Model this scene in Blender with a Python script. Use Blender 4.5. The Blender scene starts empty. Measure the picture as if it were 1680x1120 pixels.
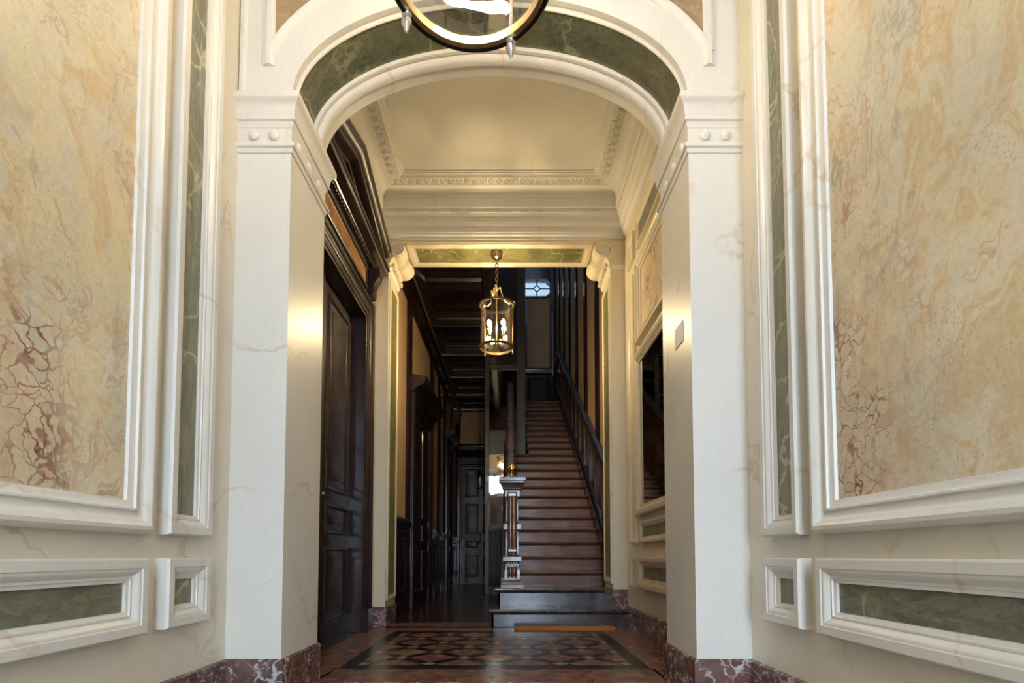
import bpy, bmesh, math, random
from mathutils import Vector, Matrix

random.seed(7)
scene = bpy.context.scene
C = scene.collection
PI = math.pi

# ------------------------------------------------------------------ camera
cam_d = bpy.data.cameras.new('camera')
cam = bpy.data.objects.new('camera', cam_d)
C.objects.link(cam)
cam.location = (0, 0, 0.66)
cam.rotation_euler = (PI / 2 + 0.0488, 0, 0)
cam_d.sensor_width = 36.0
cam_d.lens = 887.66 / 1680 * 36.0
cam_d.shift_x = (840 - 835.55) / 1680
cam_d.shift_y = (868.144 - 560) / 1680
cam_d.clip_start = 0.02
cam_d.clip_end = 200
scene.camera = cam

# ------------------------------------------------------------------ sky, daylight, exposure
world = bpy.data.worlds.new('sky')
scene.world = world
world.use_nodes = True
bg = world.node_tree.nodes['Background']
bg.inputs[0].default_value = (0.66, 0.82, 1.0, 1)
bg.inputs[1].default_value = 13.5

def portal(name, loc, rot, sx, sy):
    l = bpy.data.lights.new(name, 'AREA')
    l.shape = 'RECTANGLE'
    l.size = sx
    l.size_y = sy
    l.cycles.is_portal = True
    o = bpy.data.objects.new(name, l)
    o.location = loc
    o.rotation_euler = rot
    C.objects.link(o)
    return o

portal('entrance_daylight_portal', (-0.09, -2.50, 1.87), (PI / 2, 0, 0), 1.76, 3.8)
vs = scene.view_settings
vs.view_transform = 'Standard'
vs.look = 'None'
vs.gamma = 1.0
vs.use_curve_mapping = False
vs.exposure = 0.52
scene.cycles.max_bounces = 5
scene.cycles.diffuse_bounces = 3
scene.cycles.glossy_bounces = 4
scene.cycles.transmission_bounces = 4
scene.cycles.transparent_max_bounces = 8
scene.cycles.sample_clamp_indirect = 8.0
scene.cycles.adaptive_threshold = 0.10
scene.cycles.adaptive_min_samples = 20
scene.display_settings.display_device = 'sRGB'

# ------------------------------------------------------------------ materials
def new_mat(name):
    m = bpy.data.materials.new(name)
    m.use_nodes = True
    nt = m.node_tree
    p = nt.nodes['Principled BSDF']
    return m, nt, p

def N(nt, kind, **kw):
    n = nt.nodes.new(kind)
    for k, v in kw.items():
        if k.startswith('_'):
            setattr(n, k[1:], v)
        else:
            n.inputs[k.replace('__', ' ')].default_value = v
    return n

def L(nt, a, b):
    nt.links.new(a, b)

def ramp(nt, src, stops, interp='LINEAR'):
    r = nt.nodes.new('ShaderNodeValToRGB')
    r.color_ramp.interpolation = interp
    els = r.color_ramp.elements
    while len(els) < len(stops):
        els.new(0.5)
    for e, (p, c) in zip(els, stops):
        e.position = p
        e.color = (c[0], c[1], c[2], 1) if not isinstance(c, (int, float)) else (c, c, c, 1)
    L(nt, src, r.inputs[0])
    return r.outputs[0]

def mixc(nt, fac, a, b, mode='MIX'):
    m = nt.nodes.new('ShaderNodeMix')
    m.data_type = 'RGBA'
    m.blend_type = mode
    for sock, v in ((m.inputs[0], fac), (m.inputs[6], a), (m.inputs[7], b)):
        if isinstance(v, (int, float)):
            sock.default_value = v
        elif isinstance(v, tuple):
            sock.default_value = (v[0], v[1], v[2], 1)
        else:
            L(nt, v, sock)
    return m.outputs[2]

def mth(nt, op, a, b=None, c=None):
    m = nt.nodes.new('ShaderNodeMath')
    m.operation = op
    for i, v in enumerate((a, b, c)):
        if v is None:
            continue
        if isinstance(v, (int, float)):
            m.inputs[i].default_value = v
        else:
            L(nt, v, m.inputs[i])
    return m.outputs[0]

def coords(nt, scale=(1, 1, 1), rot=(0, 0, 0), loc=(0, 0, 0)):
    tc = nt.nodes.new('ShaderNodeTexCoord')
    mp = nt.nodes.new('ShaderNodeMapping')
    mp.inputs['Scale'].default_value = scale
    mp.inputs['Rotation'].default_value = rot
    mp.inputs['Location'].default_value = loc
    L(nt, tc.outputs['Object'], mp.inputs[0])
    return mp.outputs[0]

def noise(nt, vec, scale, detail=5, rough=0.55, dist=0.0, out=0):
    n = nt.nodes.new('ShaderNodeTexNoise')
    n.inputs['Scale'].default_value = scale
    n.inputs['Detail'].default_value = detail
    n.inputs['Roughness'].default_value = rough
    n.inputs['Distortion'].default_value = dist
    L(nt, vec, n.inputs['Vector'])
    return n.outputs[out]

def voro(nt, vec, scale, feature='DISTANCE_TO_EDGE', rnd=1.0):
    n = nt.nodes.new('ShaderNodeTexVoronoi')
    n.feature = feature
    n.inputs['Scale'].default_value = scale
    n.inputs['Randomness'].default_value = rnd
    L(nt, vec, n.inputs['Vector'])
    return n.outputs[0]

def warp(nt, vec, scale, amount, detail=3):
    n = noise(nt, vec, scale, detail, out=1)
    s = nt.nodes.new('ShaderNodeVectorMath')
    s.operation = 'SUBTRACT'
    L(nt, n, s.inputs[0])
    s.inputs[1].default_value = (0.5, 0.5, 0.5)
    k = nt.nodes.new('ShaderNodeVectorMath')
    k.operation = 'SCALE'
    L(nt, s.outputs[0], k.inputs[0])
    k.inputs['Scale'].default_value = amount
    a = nt.nodes.new('ShaderNodeVectorMath')
    a.operation = 'ADD'
    L(nt, vec, a.inputs[0])
    L(nt, k.outputs[0], a.inputs[1])
    return a.outputs[0]

def bump(nt, p, h, strength, dist=0.002):
    b = nt.nodes.new('ShaderNodeBump')
    b.inputs['Strength'].default_value = strength
    b.inputs['Distance'].default_value = dist
    L(nt, h, b.inputs['Height'])
    L(nt, b.outputs[0], p.inputs['Normal'])

def m_stone(name, base, vein=(0.55, 0.36, 0.17), vs_=1.5, amt=0.55, rough=0.42, coat=0.16):
    m, nt, p = new_mat(name)
    v = coords(nt)
    w = warp(nt, v, 2.2, 0.55, 5)
    big = noise(nt, v, 1.3, 4)
    c = mixc(nt, ramp(nt, big, [(0.3, 0.0), (0.7, 1.0)]), tuple(b * 0.95 for b in base), tuple(min(1, b * 1.04) for b in base))
    fine = noise(nt, coords(nt, (26, 26, 5)), 3.0, 4, 0.65)
    c = mixc(nt, 0.08, c, ramp(nt, fine, [(0.35, (0.62, 0.57, 0.47)), (0.65, (1, 1, 1))]), 'MULTIPLY')
    e = voro(nt, w, vs_)
    line = ramp(nt, e, [(0.0, 1.0), (0.006, 0.75), (0.016, 0.0)])
    mask = ramp(nt, noise(nt, v, 2.7, 2), [(0.47, 0.0), (0.62, 1.0)])
    f = mth(nt, 'MULTIPLY', mth(nt, 'MULTIPLY', line, mask), amt)
    c = mixc(nt, f, c, vein)
    L(nt, c, p.inputs['Base Color'])
    p.inputs['Roughness'].default_value = rough
    p.inputs['Coat Weight'].default_value = coat
    p.inputs['Coat Roughness'].default_value = 0.28
    bump(nt, p, fine, 0.03, 0.002)
    return m

def m_green(name, dark=1.0, rot=(0.5, 0.3, 0.2), stretch=(9, 9, 2.2), tint=(1, 1, 1)):
    m, nt, p = new_mat(name)
    v = coords(nt, stretch, rot)
    w = warp(nt, v, 1.5, 1.6, 4)
    n1 = noise(nt, w, 2.6, 6, 0.75, 0.6)
    t = lambda c: tuple(a * b * dark for a, b in zip(c, tint))
    c = ramp(nt, n1, [(0.24, t((0.050, 0.054, 0.042))), (0.42, t((0.125, 0.130, 0.098))), (0.58, t((0.215, 0.215, 0.160))), (0.8, t((0.36, 0.355, 0.27)))])
    v2 = coords(nt, (1, 1, 1), (0.4, 0.6, 0.1))
    big = noise(nt, v2, 3.2, 3)
    c = mixc(nt, ramp(nt, big, [(0.42, 0.0), (0.75, 0.5)]), c, t((0.25, 0.22, 0.11)))
    e = voro(nt, warp(nt, v2, 3.0, 0.5, 5), 2.4)
    line = ramp(nt, e, [(0.0, 1.0), (0.012, 0.6), (0.028, 0.0)])
    mask = ramp(nt, noise(nt, v2, 2.0, 2), [(0.45, 0.0), (0.55, 1.0)])
    c = mixc(nt, mth(nt, 'MULTIPLY', mth(nt, 'MULTIPLY', line, mask), 0.75), c, t((0.50, 0.48, 0.33)))
    L(nt, c, p.inputs['Base Color'])
    p.inputs['Roughness'].default_value = 0.38
    return m

def m_paint_marble(name, breccia_at, flip, pale=0.0):
    """hand-painted fantasy marble; breccia_at = (y, z) of the red-veined corner"""
    m, nt, p = new_mat(name)
    v = coords(nt)
    w = warp(nt, warp(nt, v, 1.1, 0.9, 3), 3.5, 0.30, 4)
    n1 = noise(nt, w, 1.25, 6, 0.55, 0.8)
    c = ramp(nt, n1, [(0.26, (0.58, 0.57, 0.48)), (0.38, (0.74, 0.66, 0.46)), (0.47, (0.86, 0.72, 0.46)),
                      (0.54, (0.88, 0.73, 0.43)), (0.62, (0.84, 0.68, 0.50)), (0.74, (0.74, 0.66, 0.53))])
    # grey-green and pale smoky clouds
    n2 = noise(nt, warp(nt, v, 1.7, 0.8, 4), 1.6, 5, 0.6)
    c = mixc(nt, ramp(nt, n2, [(0.52, 0.0), (0.64, 0.75)]), c, (0.66, 0.65, 0.55))
    n3 = noise(nt, coords(nt, (1, 1, 1), (0, 0, 0), (5.3, 2.2, 7.1)), 1.5, 4, 0.5)
    c = mixc(nt, ramp(nt, n3, [(0.50, 0.0), (0.66, 0.65)]), c, (0.90, 0.82, 0.60))
    c = mixc(nt, pale, c, (0.90, 0.83, 0.67))
    # sweeping ochre and rose streaks
    vs2 = warp(nt, coords(nt, (1, 1.5, 0.8), (0.7 if flip else -0.7, 0, 0)), 1.3, 1.1, 4)
    st = noise(nt, vs2, 2.6, 7, 0.62, 1.2)
    c = mixc(nt, ramp(nt, st, [(0.52, 0.0), (0.60, 0.55), (0.66, 0.0)]), c, (0.74, 0.47, 0.18))
    c = mixc(nt, ramp(nt, st, [(0.375, 0.0), (0.40, 0.6), (0.425, 0.0)]), c, (0.62, 0.34, 0.22))
    c = mixc(nt, ramp(nt, st, [(0.31, 0.6), (0.335, 0.5), (0.35, 0.0)]), c, (0.26, 0.28, 0.26))
    smk = noise(nt, warp(nt, coords(nt, (1, 1.2, 0.9), (0.9 if flip else -0.9, 0, 0), (1.7, 0.4, 3.3)), 2.4, 0.7, 4), 3.1, 6, 0.62, 0.9)
    c = mixc(nt, ramp(nt, smk, [(0.60, 0.0), (0.70, 0.55), (0.76, 0.15)]), c, (0.36, 0.37, 0.33))
    c = mixc(nt, ramp(nt, smk, [(0.27, 0.45), (0.36, 0.25), (0.45, 0.0)]), c, (0.82, 0.56, 0.26))
    # white wisps
    e1 = voro(nt, warp(nt, v, 2.0, 0.9, 5), 1.7)
    c = mixc(nt, mth(nt, 'MULTIPLY', ramp(nt, e1, [(0.0, 0.85), (0.012, 0.35), (0.04, 0.0)]),
                     ramp(nt, noise(nt, v, 1.7, 2), [(0.48, 0.0), (0.58, 1.0)])), c, (0.86, 0.80, 0.68))
    # stippled sponge marks
    sp = voro(nt, warp(nt, v, 14, 0.05, 2), 95, 'F1')
    spm = ramp(nt, noise(nt, v, 3.4, 3), [(0.5, 0.0), (0.62, 1.0)])
    c = mixc(nt, mth(nt, 'MULTIPLY', ramp(nt, sp, [(0.18, 0.55), (0.36, 0.0)]), spm), c, (0.50, 0.34, 0.22))
    # red breccia corner
    sep = nt.nodes.new('ShaderNodeSeparateXYZ')
    L(nt, v, sep.inputs[0])
    dy = mth(nt, 'MULTIPLY', mth(nt, 'SUBTRACT', sep.outputs[1], breccia_at[0]), 1.9)
    dz = mth(nt, 'SUBTRACT', sep.outputs[2], breccia_at[1])
    dd = mth(nt, 'SQRT', mth(nt, 'ADD', mth(nt, 'MULTIPLY', dy, dy), mth(nt, 'MULTIPLY', mth(nt, 'MULTIPLY', dz, 0.85), mth(nt, 'MULTIPLY', dz, 0.85))))
    dd = mth(nt, 'ADD', dd, mth(nt, 'MULTIPLY', mth(nt, 'SUBTRACT', noise(nt, v, 4.0, 4), 0.5), 0.9))
    reg = ramp(nt, dd, [(0.45, 1.0), (0.85, 0.0)])
    wv = warp(nt, v, 6, 0.22, 4)
    eb = voro(nt, wv, 19)
    cell = nt.nodes.new('ShaderNodeTexVoronoi')
    cell.inputs['Scale'].default_value = 19
    L(nt, wv, cell.inputs['Vector'])
    cellc = ramp(nt, cell.outputs[1], [(0.1, (0.62, 0.60, 0.47)), (0.45, (0.80, 0.69, 0.52)), (0.7, (0.74, 0.58, 0.45)), (0.95, (0.58, 0.42, 0.32))])
    cellc = mixc(nt, 0.35, cellc, ramp(nt, noise(nt, v, 22, 5), [(0.35, (0.45, 0.36, 0.28)), (0.65, (0.95, 0.88, 0.72))]), 'MULTIPLY')
    c = mixc(nt, mth(nt, 'MULTIPLY', reg, 0.55), c, cellc)
    wid = ramp(nt, noise(nt, v, 5.0, 2), [(0.50, 0.0), (0.72, 0.13)])
    redl = ramp(nt, mth(nt, 'SUBTRACT', eb, wid), [(0.0, 0.95), (0.025, 0.5), (0.05, 0.0)])
    redc = ramp(nt, noise(nt, v, 9, 3), [(0.4, (0.17, 0.035, 0.03)), (0.6, (0.36, 0.10, 0.07))])
    brk = ramp(nt, noise(nt, coords(nt, (1, 1, 1), (0, 0, 0), (2.1, 4.4, 1.3)), 4.5, 4, 0.6), [(0.40, 0.06), (0.60, 0.95)])
    c = mixc(nt, mth(nt, 'MULTIPLY', mth(nt, 'MULTIPLY', redl, reg), brk), c, redc)
    bl_ = voro(nt, warp(nt, v, 9, 0.2, 3), 7, 'F1')
    c = mixc(nt, mth(nt, 'MULTIPLY', mth(nt, 'MULTIPLY', ramp(nt, bl_, [(0.12, 0.8), (0.2, 0.0)]), reg), ramp(nt, noise(nt, v, 6, 2), [(0.48, 0.0), (0.58, 1.0)])), c, (0.34, 0.12, 0.085))
    fine = noise(nt, v, 60, 5, 0.7)
    c = mixc(nt, 0.30, c, ramp(nt, fine, [(0.3, (0.62, 0.52, 0.40)), (0.6, (1.0, 1.0, 1.0))]), 'MULTIPLY')
    L(nt, c, p.inputs['Base Color'])
    p.inputs['Roughness'].default_value = 0.5
    p.inputs['Coat Weight'].default_value = 0.08
    p.inputs['Coat Roughness'].default_value = 0.3
    bump(nt, p, fine, 0.1, 0.002)
    return m

def m_veined(name, dark, mid, vein, vscale=5, vamt=0.9, rough=0.22, nscale=6, bw=0.03, spk=0.60):
    m, nt, p = new_mat(name)
    v = coords(nt)
    w = warp(nt, v, 5, 0.25, 4)
    n1 = noise(nt, w, nscale, 7, 0.65, 0.5)
    c = ramp(nt, n1, [(0.3, dark), (0.65, mid)])
    e = voro(nt, w, vscale)
    mask = ramp(nt, noise(nt, v, nscale * 0.6, 3), [(0.42, 0.0), (0.6, 1.0)])
    line = ramp(nt, e, [(0.0, 1.0), (bw * 0.4, 0.8), (bw, 0.0)])
    c = mixc(nt, mth(nt, 'MULTIPLY', mth(nt, 'MULTIPLY', line, mask), vamt), c, vein)
    sp = ramp(nt, noise(nt, coords(nt, (1, 1, 1), (0, 0, 0), (3, 1, 2)), nscale * 2.6, 6, 0.7, 1.0), [(spk, 0.0), (spk + 0.08, vamt)])
    c = mixc(nt, sp, c, vein)
    L(nt, c, p.inputs['Base Color'])
    p.inputs['Roughness'].default_value = rough
    return m

def m_wood(name, dark, light, rough=0.3, axis='z', coat=0.4, sc=1.0, coat_rough=0.12):
    m, nt, p = new_mat(name)
    s = {'z': (22, 22, 1.6), 'y': (22, 1.6, 22), 'x': (1.6, 22, 22)}[axis]
    v = coords(nt, tuple(a * sc for a in s))
    n1 = noise(nt, v, 1.6, 6, 0.6, 0.4)
    c = ramp(nt, n1, [(0.3, dark), (0.7, light)])
    v2 = coords(nt)
    c = mixc(nt, 0.5, c, ramp(nt, noise(nt, v2, 2.5, 5, 0.6), [(0.35, (0.62, 0.58, 0.55)), (0.65, (1.15, 1.1, 1.05))]), 'MULTIPLY')
    L(nt, c, p.inputs['Base Color'])
    r = ramp(nt, noise(nt, v2, 7, 5, 0.6), [(0.3, rough * 0.75), (0.7, rough * 1.35)])
    L(nt, r, p.inputs['Roughness'])
    p.inputs['Coat Weight'].default_value = coat
    p.inputs['Coat Roughness'].default_value = coat_rough
    bump(nt, p, n1, 0.12, 0.001)
    return m

def m_plain(name, col, rough=0.5, metal=0.0, nz=0.15, nscale=12, spec=0.5):
    m, nt, p = new_mat(name)
    v = coords(nt)
    n1 = noise(nt, v, nscale, 5, 0.6)
    c = mixc(nt, ramp(nt, n1, [(0.3, 0.0), (0.7, 1.0)]), tuple(a * (1 - nz) for a in col), tuple(min(1, a * (1 + nz * 0.6)) for a in col))
    L(nt, c, p.inputs['Base Color'])
    p.inputs['Roughness'].default_value = rough
    p.inputs['Metallic'].default_value = metal
    p.inputs['Specular IOR Level'].default_value = spec
    return m

def m_fabric(name, col):
    m, nt, p = new_mat(name)
    v = coords(nt)
    wv = noise(nt, coords(nt, (1, 1, 0.12)), 160, 3, 0.6)
    big = noise(nt, v, 2.2, 4)
    c = mixc(nt, ramp(nt, big, [(0.3, 0.0), (0.7, 1.0)]), tuple(a * 0.85 for a in col), col)
    c = mixc(nt, 0.35, c, ramp(nt, wv, [(0.35, (0.6, 0.55, 0.5)), (0.65, (1, 1, 1))]), 'MULTIPLY')
    L(nt, c, p.inputs['Base Color'])
    p.inputs['Roughness'].default_value = 0.85
    bump(nt, p, wv, 0.3, 0.001)
    return m

def m_clear(name, tint=(1, 1, 1), refl=0.10, rough=0.0):
    m = bpy.data.materials.new(name)
    m.use_nodes = True
    nt = m.node_tree
    nt.nodes.clear()
    out = nt.nodes.new('ShaderNodeOutputMaterial')
    tr = nt.nodes.new('ShaderNodeBsdfTransparent')
    tr.inputs[0].default_value = (*tint, 1)
    gl = nt.nodes.new('ShaderNodeBsdfGlossy')
    gl.inputs['Roughness'].default_value = rough
    n = nt.nodes.new('ShaderNodeTexNoise')
    n.inputs['Scale'].default_value = 14
    lw = nt.nodes.new('ShaderNodeLayerWeight')
    lw.inputs[0].default_value = 0.35
    f = mth(nt, 'ADD', mth(nt, 'MULTIPLY', lw.outputs[1], 0.55), mth(nt, 'MULTIPLY', n.outputs[0], refl))
    mx = nt.nodes.new('ShaderNodeMixShader')
    L(nt, f, mx.inputs[0])
    L(nt, tr.outputs[0], mx.inputs[1])
    L(nt, gl.outputs[0], mx.inputs[2])
    L(nt, mx.outputs[0], out.inputs[0])
    return m

def m_mirror(name, col, rough, wav=0.0):
    m, nt, p = new_mat(name)
    n1 = noise(nt, coords(nt), 3, 4)
    c = mixc(nt, ramp(nt, n1, [(0.35, 0.0), (0.7, 1.0)]), tuple(a * 0.85 for a in col), col)
    L(nt, c, p.inputs['Base Color'])
    p.inputs['Metallic'].default_value = 1.0
    p.inputs['Roughness'].default_value = rough
    if wav:
        bump(nt, p, noise(nt, coords(nt), 5, 2), wav, 0.01)
    return m

def m_emit(name, col, strength):
    m, nt, p = new_mat(name)
    p.inputs['Base Color'].default_value = (1, 0.95, 0.85, 1)
    p.inputs['Emission Color'].default_value = (*col, 1)
    p.inputs['Emission Strength'].default_value = strength
    return m

M = {}
M['stone'] = m_stone('cream_stone', (0.81, 0.74, 0.605))
M['stone_trim'] = m_stone('cream_stone_moulding', (0.835, 0.80, 0.735), vs_=1.2, amt=0.45, rough=0.38)
M['stone_back'] = m_stone('lantern_lit_cream_stone', (0.76, 0.675, 0.51), vs_=1.3, amt=0.3, rough=0.38)  # cream stone of bay and opening, lantern's yellow light put into its colour
M['plaster'] = m_stone('ceiling_plaster', (0.79, 0.77, 0.725), vein=(0.5, 0.45, 0.36), vs_=0.9, amt=0.25, rough=0.6, coat=0.0)
M['green'] = m_green('green_marble', 1.1, (0.45, 0.1, 0.1), (11, 4.2, 11))
M['green_v'] = m_green('green_marble_upright', 1.45, (0.1, 0.1, 0.0), (14, 14, 2.0))
M['green_arch'] = m_green('green_marble_arch', 0.8, (0.9, 0.2, 0.6), (12, 12, 5), (0.95, 1.0, 0.9))
M['green_gold'] = m_green('olive_marble', 1.0, (0.2, 0.2, 0.4), (6, 14, 9), (1.15, 1.1, 0.7))
M['paint_l'] = m_paint_marble('painted_marble_l', (1.22, 0.80), False, 0.12)
M['paint_r'] = m_paint_marble('painted_marble_r', (1.74, 1.0), True, 0.45)
M['paint_bay'] = m_paint_marble('painted_marble_bay', (4.0, 2.45), True)
M['brown_marble'] = m_veined('brown_spandrel_marble', (0.24, 0.15, 0.075), (0.50, 0.34, 0.19), (0.62, 0.52, 0.38), 6, 0.5, 0.35, 5)
M['red_marble'] = m_veined('red_base_marble', (0.060, 0.027, 0.024), (0.21, 0.105, 0.088), (0.66, 0.60, 0.57), 7, 0.85, 0.22, 8, 0.04, 0.55)
M['floor_red'] = m_veined('floor_red_marble', (0.110, 0.048, 0.036), (0.27, 0.135, 0.10), (0.38, 0.27, 0.20), 9, 0.5, 0.26, 9, 0.03)
M['floor_black'] = m_veined('floor_black_marble', (0.006, 0.006, 0.007), (0.018, 0.018, 0.022), (0.10, 0.10, 0.11), 7, 0.35, 0.24, 6, 0.02)
M['floor_beige'] = m_veined('floor_beige_marble', (0.20, 0.13, 0.085), (0.36, 0.27, 0.18), (0.46, 0.40, 0.31), 9, 0.4, 0.26, 9, 0.03)
M['floor_tan'] = m_veined('floor_tan_marble', (0.15, 0.085, 0.052), (0.29, 0.18, 0.11), (0.40, 0.32, 0.23), 9, 0.4, 0.26, 9, 0.03)
M['floor_dark'] = m_veined('corridor_floor', (0.020, 0.010, 0.008), (0.055, 0.028, 0.020), (0.12, 0.08, 0.06), 8, 0.3, 0.24, 5, 0.02)
M['floor_hall'] = m_veined('entrance_floor', (0.20, 0.15, 0.12), (0.42, 0.36, 0.30), (0.6, 0.55, 0.5), 5, 0.5, 0.25, 4, 0.03)
M['mahog'] = m_wood('dark_mahogany', (0.008, 0.0035, 0.0045), (0.034, 0.0105, 0.014), 0.40, 'z', 0.45, 1.0, 0.10)
M['mahog_x'] = m_wood('dark_mahogany_crosswise', (0.008, 0.0035, 0.003), (0.032, 0.012, 0.009), 0.34, 'x', 0.6)
M['mahog_y'] = m_wood('dark_mahogany_lengthwise', (0.008, 0.0035, 0.003), (0.032, 0.013, 0.010), 0.34, 'y', 0.6)
M['burl'] = m_veined('amber_burl', (0.22, 0.085, 0.025), (0.52, 0.26, 0.085), (0.60, 0.38, 0.16), 8, 0.5, 0.25, 8, 0.05)
M['tread'] = m_wood('stair_tread_wood', (0.065, 0.028, 0.018), (0.20, 0.090, 0.055), 0.42, 'x', 0.15)
M['riser'] = m_wood('stair_riser_wood', (0.085, 0.038, 0.024), (0.27, 0.125, 0.078), 0.46, 'x', 0.12)
M['step_sheen'] = m_wood('stair_wood_daylight_sheen', (0.030, 0.024, 0.026), (0.075, 0.060, 0.062), 0.26, 'x', 0.5)  # lowest steps: bluish sheen of reflected daylight put into the wood colour
M['newel'] = m_wood('newel_wood', (0.050, 0.024, 0.019), (0.13, 0.070, 0.056), 0.30, 'z', 0.6)
M['newel_red'] = m_wood('newel_varnished', (0.045, 0.015, 0.009), (0.13, 0.048, 0.024), 0.24, 'z', 0.8)
M['rail_red'] = m_wood('handrail_varnished', (0.035, 0.012, 0.007), (0.10, 0.038, 0.020), 0.28, 'y', 0.5)
M['newel_scroll'] = m_wood('newel_scroll_varnished', (0.11, 0.038, 0.016), (0.27, 0.105, 0.045), 0.26, 'z', 0.5)
M['grey_wood'] = m_wood('grey_brown_painted_wood', (0.060, 0.047, 0.042), (0.10, 0.082, 0.075), 0.4, 'z', 0.15)
M['fabric'] = m_fabric('ochre_wall_fabric', (0.68, 0.46, 0.26))
M['brass'] = m_plain('polished_brass', (0.80, 0.52, 0.16), 0.16, 1.0, 0.12, 20)
M['bronze'] = m_plain('aged_bronze', (0.30, 0.22, 0.13), 0.34, 1.0, 0.3, 30)
M['gilt'] = m_plain('gilt_bronze', (0.78, 0.60, 0.34), 0.28, 1.0, 0.2, 30)
M['bronze_dark'] = m_plain('dark_bronze_ring', (0.13, 0.095, 0.06), 0.36, 1.0, 0.3, 30)
M['darkmetal'] = m_plain('dark_bronze', (0.06, 0.05, 0.045), 0.35, 0.9, 0.3, 30)
M['silver'] = m_plain('pewter', (0.55, 0.55, 0.57), 0.3, 1.0, 0.2, 40)
M['iron'] = m_plain('dark_cast_iron', (0.030, 0.026, 0.025), 0.42, 0.0, 0.2, 20)
M['glass'] = m_clear('clear_glass', (0.97, 0.98, 0.98), 0.16)
M['glass_dark'] = m_clear('smoky_lift_glass', (0.30, 0.29, 0.27), 0.35, 0.06)
M['glass_blue'] = m_clear('pale_blue_leaded_glass', (0.20, 0.215, 0.225), 0.0)
M['glass_sky'] = m_clear('tinted_skylight_glass', (0.42, 0.43, 0.44), 0.0)  # even tint, sets how much sky the added skylight lets through
M['mirror'] = m_mirror('old_mirror', (0.62, 0.60, 0.58), 0.02)
M['mirror2'] = m_mirror('foxed_mirror', (0.70, 0.66, 0.60), 0.03, 0.12)
M['bulb'] = m_emit('lit_bulb', (1.0, 0.75, 0.40), 540)
M['bulb_hall'] = m_emit('lit_hall_bulb', (1.0, 0.79, 0.50), 380)
M['candle'] = m_plain('ivory_candle_sleeve', (0.80, 0.72, 0.55), 0.5)
M['mat'] = m_plain('rust_orange_coir', (0.50, 0.19, 0.055), 0.95, 0, 0.35, 90)
M['lead'] = m_plain('lead_came', (0.03, 0.03, 0.035), 0.5, 0.3)
M['duct_grey'] = m_plain('pale_grey_conduit', (0.34, 0.33, 0.35), 0.5)
M['card'] = m_plain('lilac_card', (0.56, 0.56, 0.68), 0.5)
M['pave'] = m_plain('street_paving', (0.30, 0.29, 0.28), 0.8, 0, 0.3, 4)
M['pipe'] = m_plain('painted_pipe', (0.16, 0.12, 0.09), 0.4)

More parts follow.
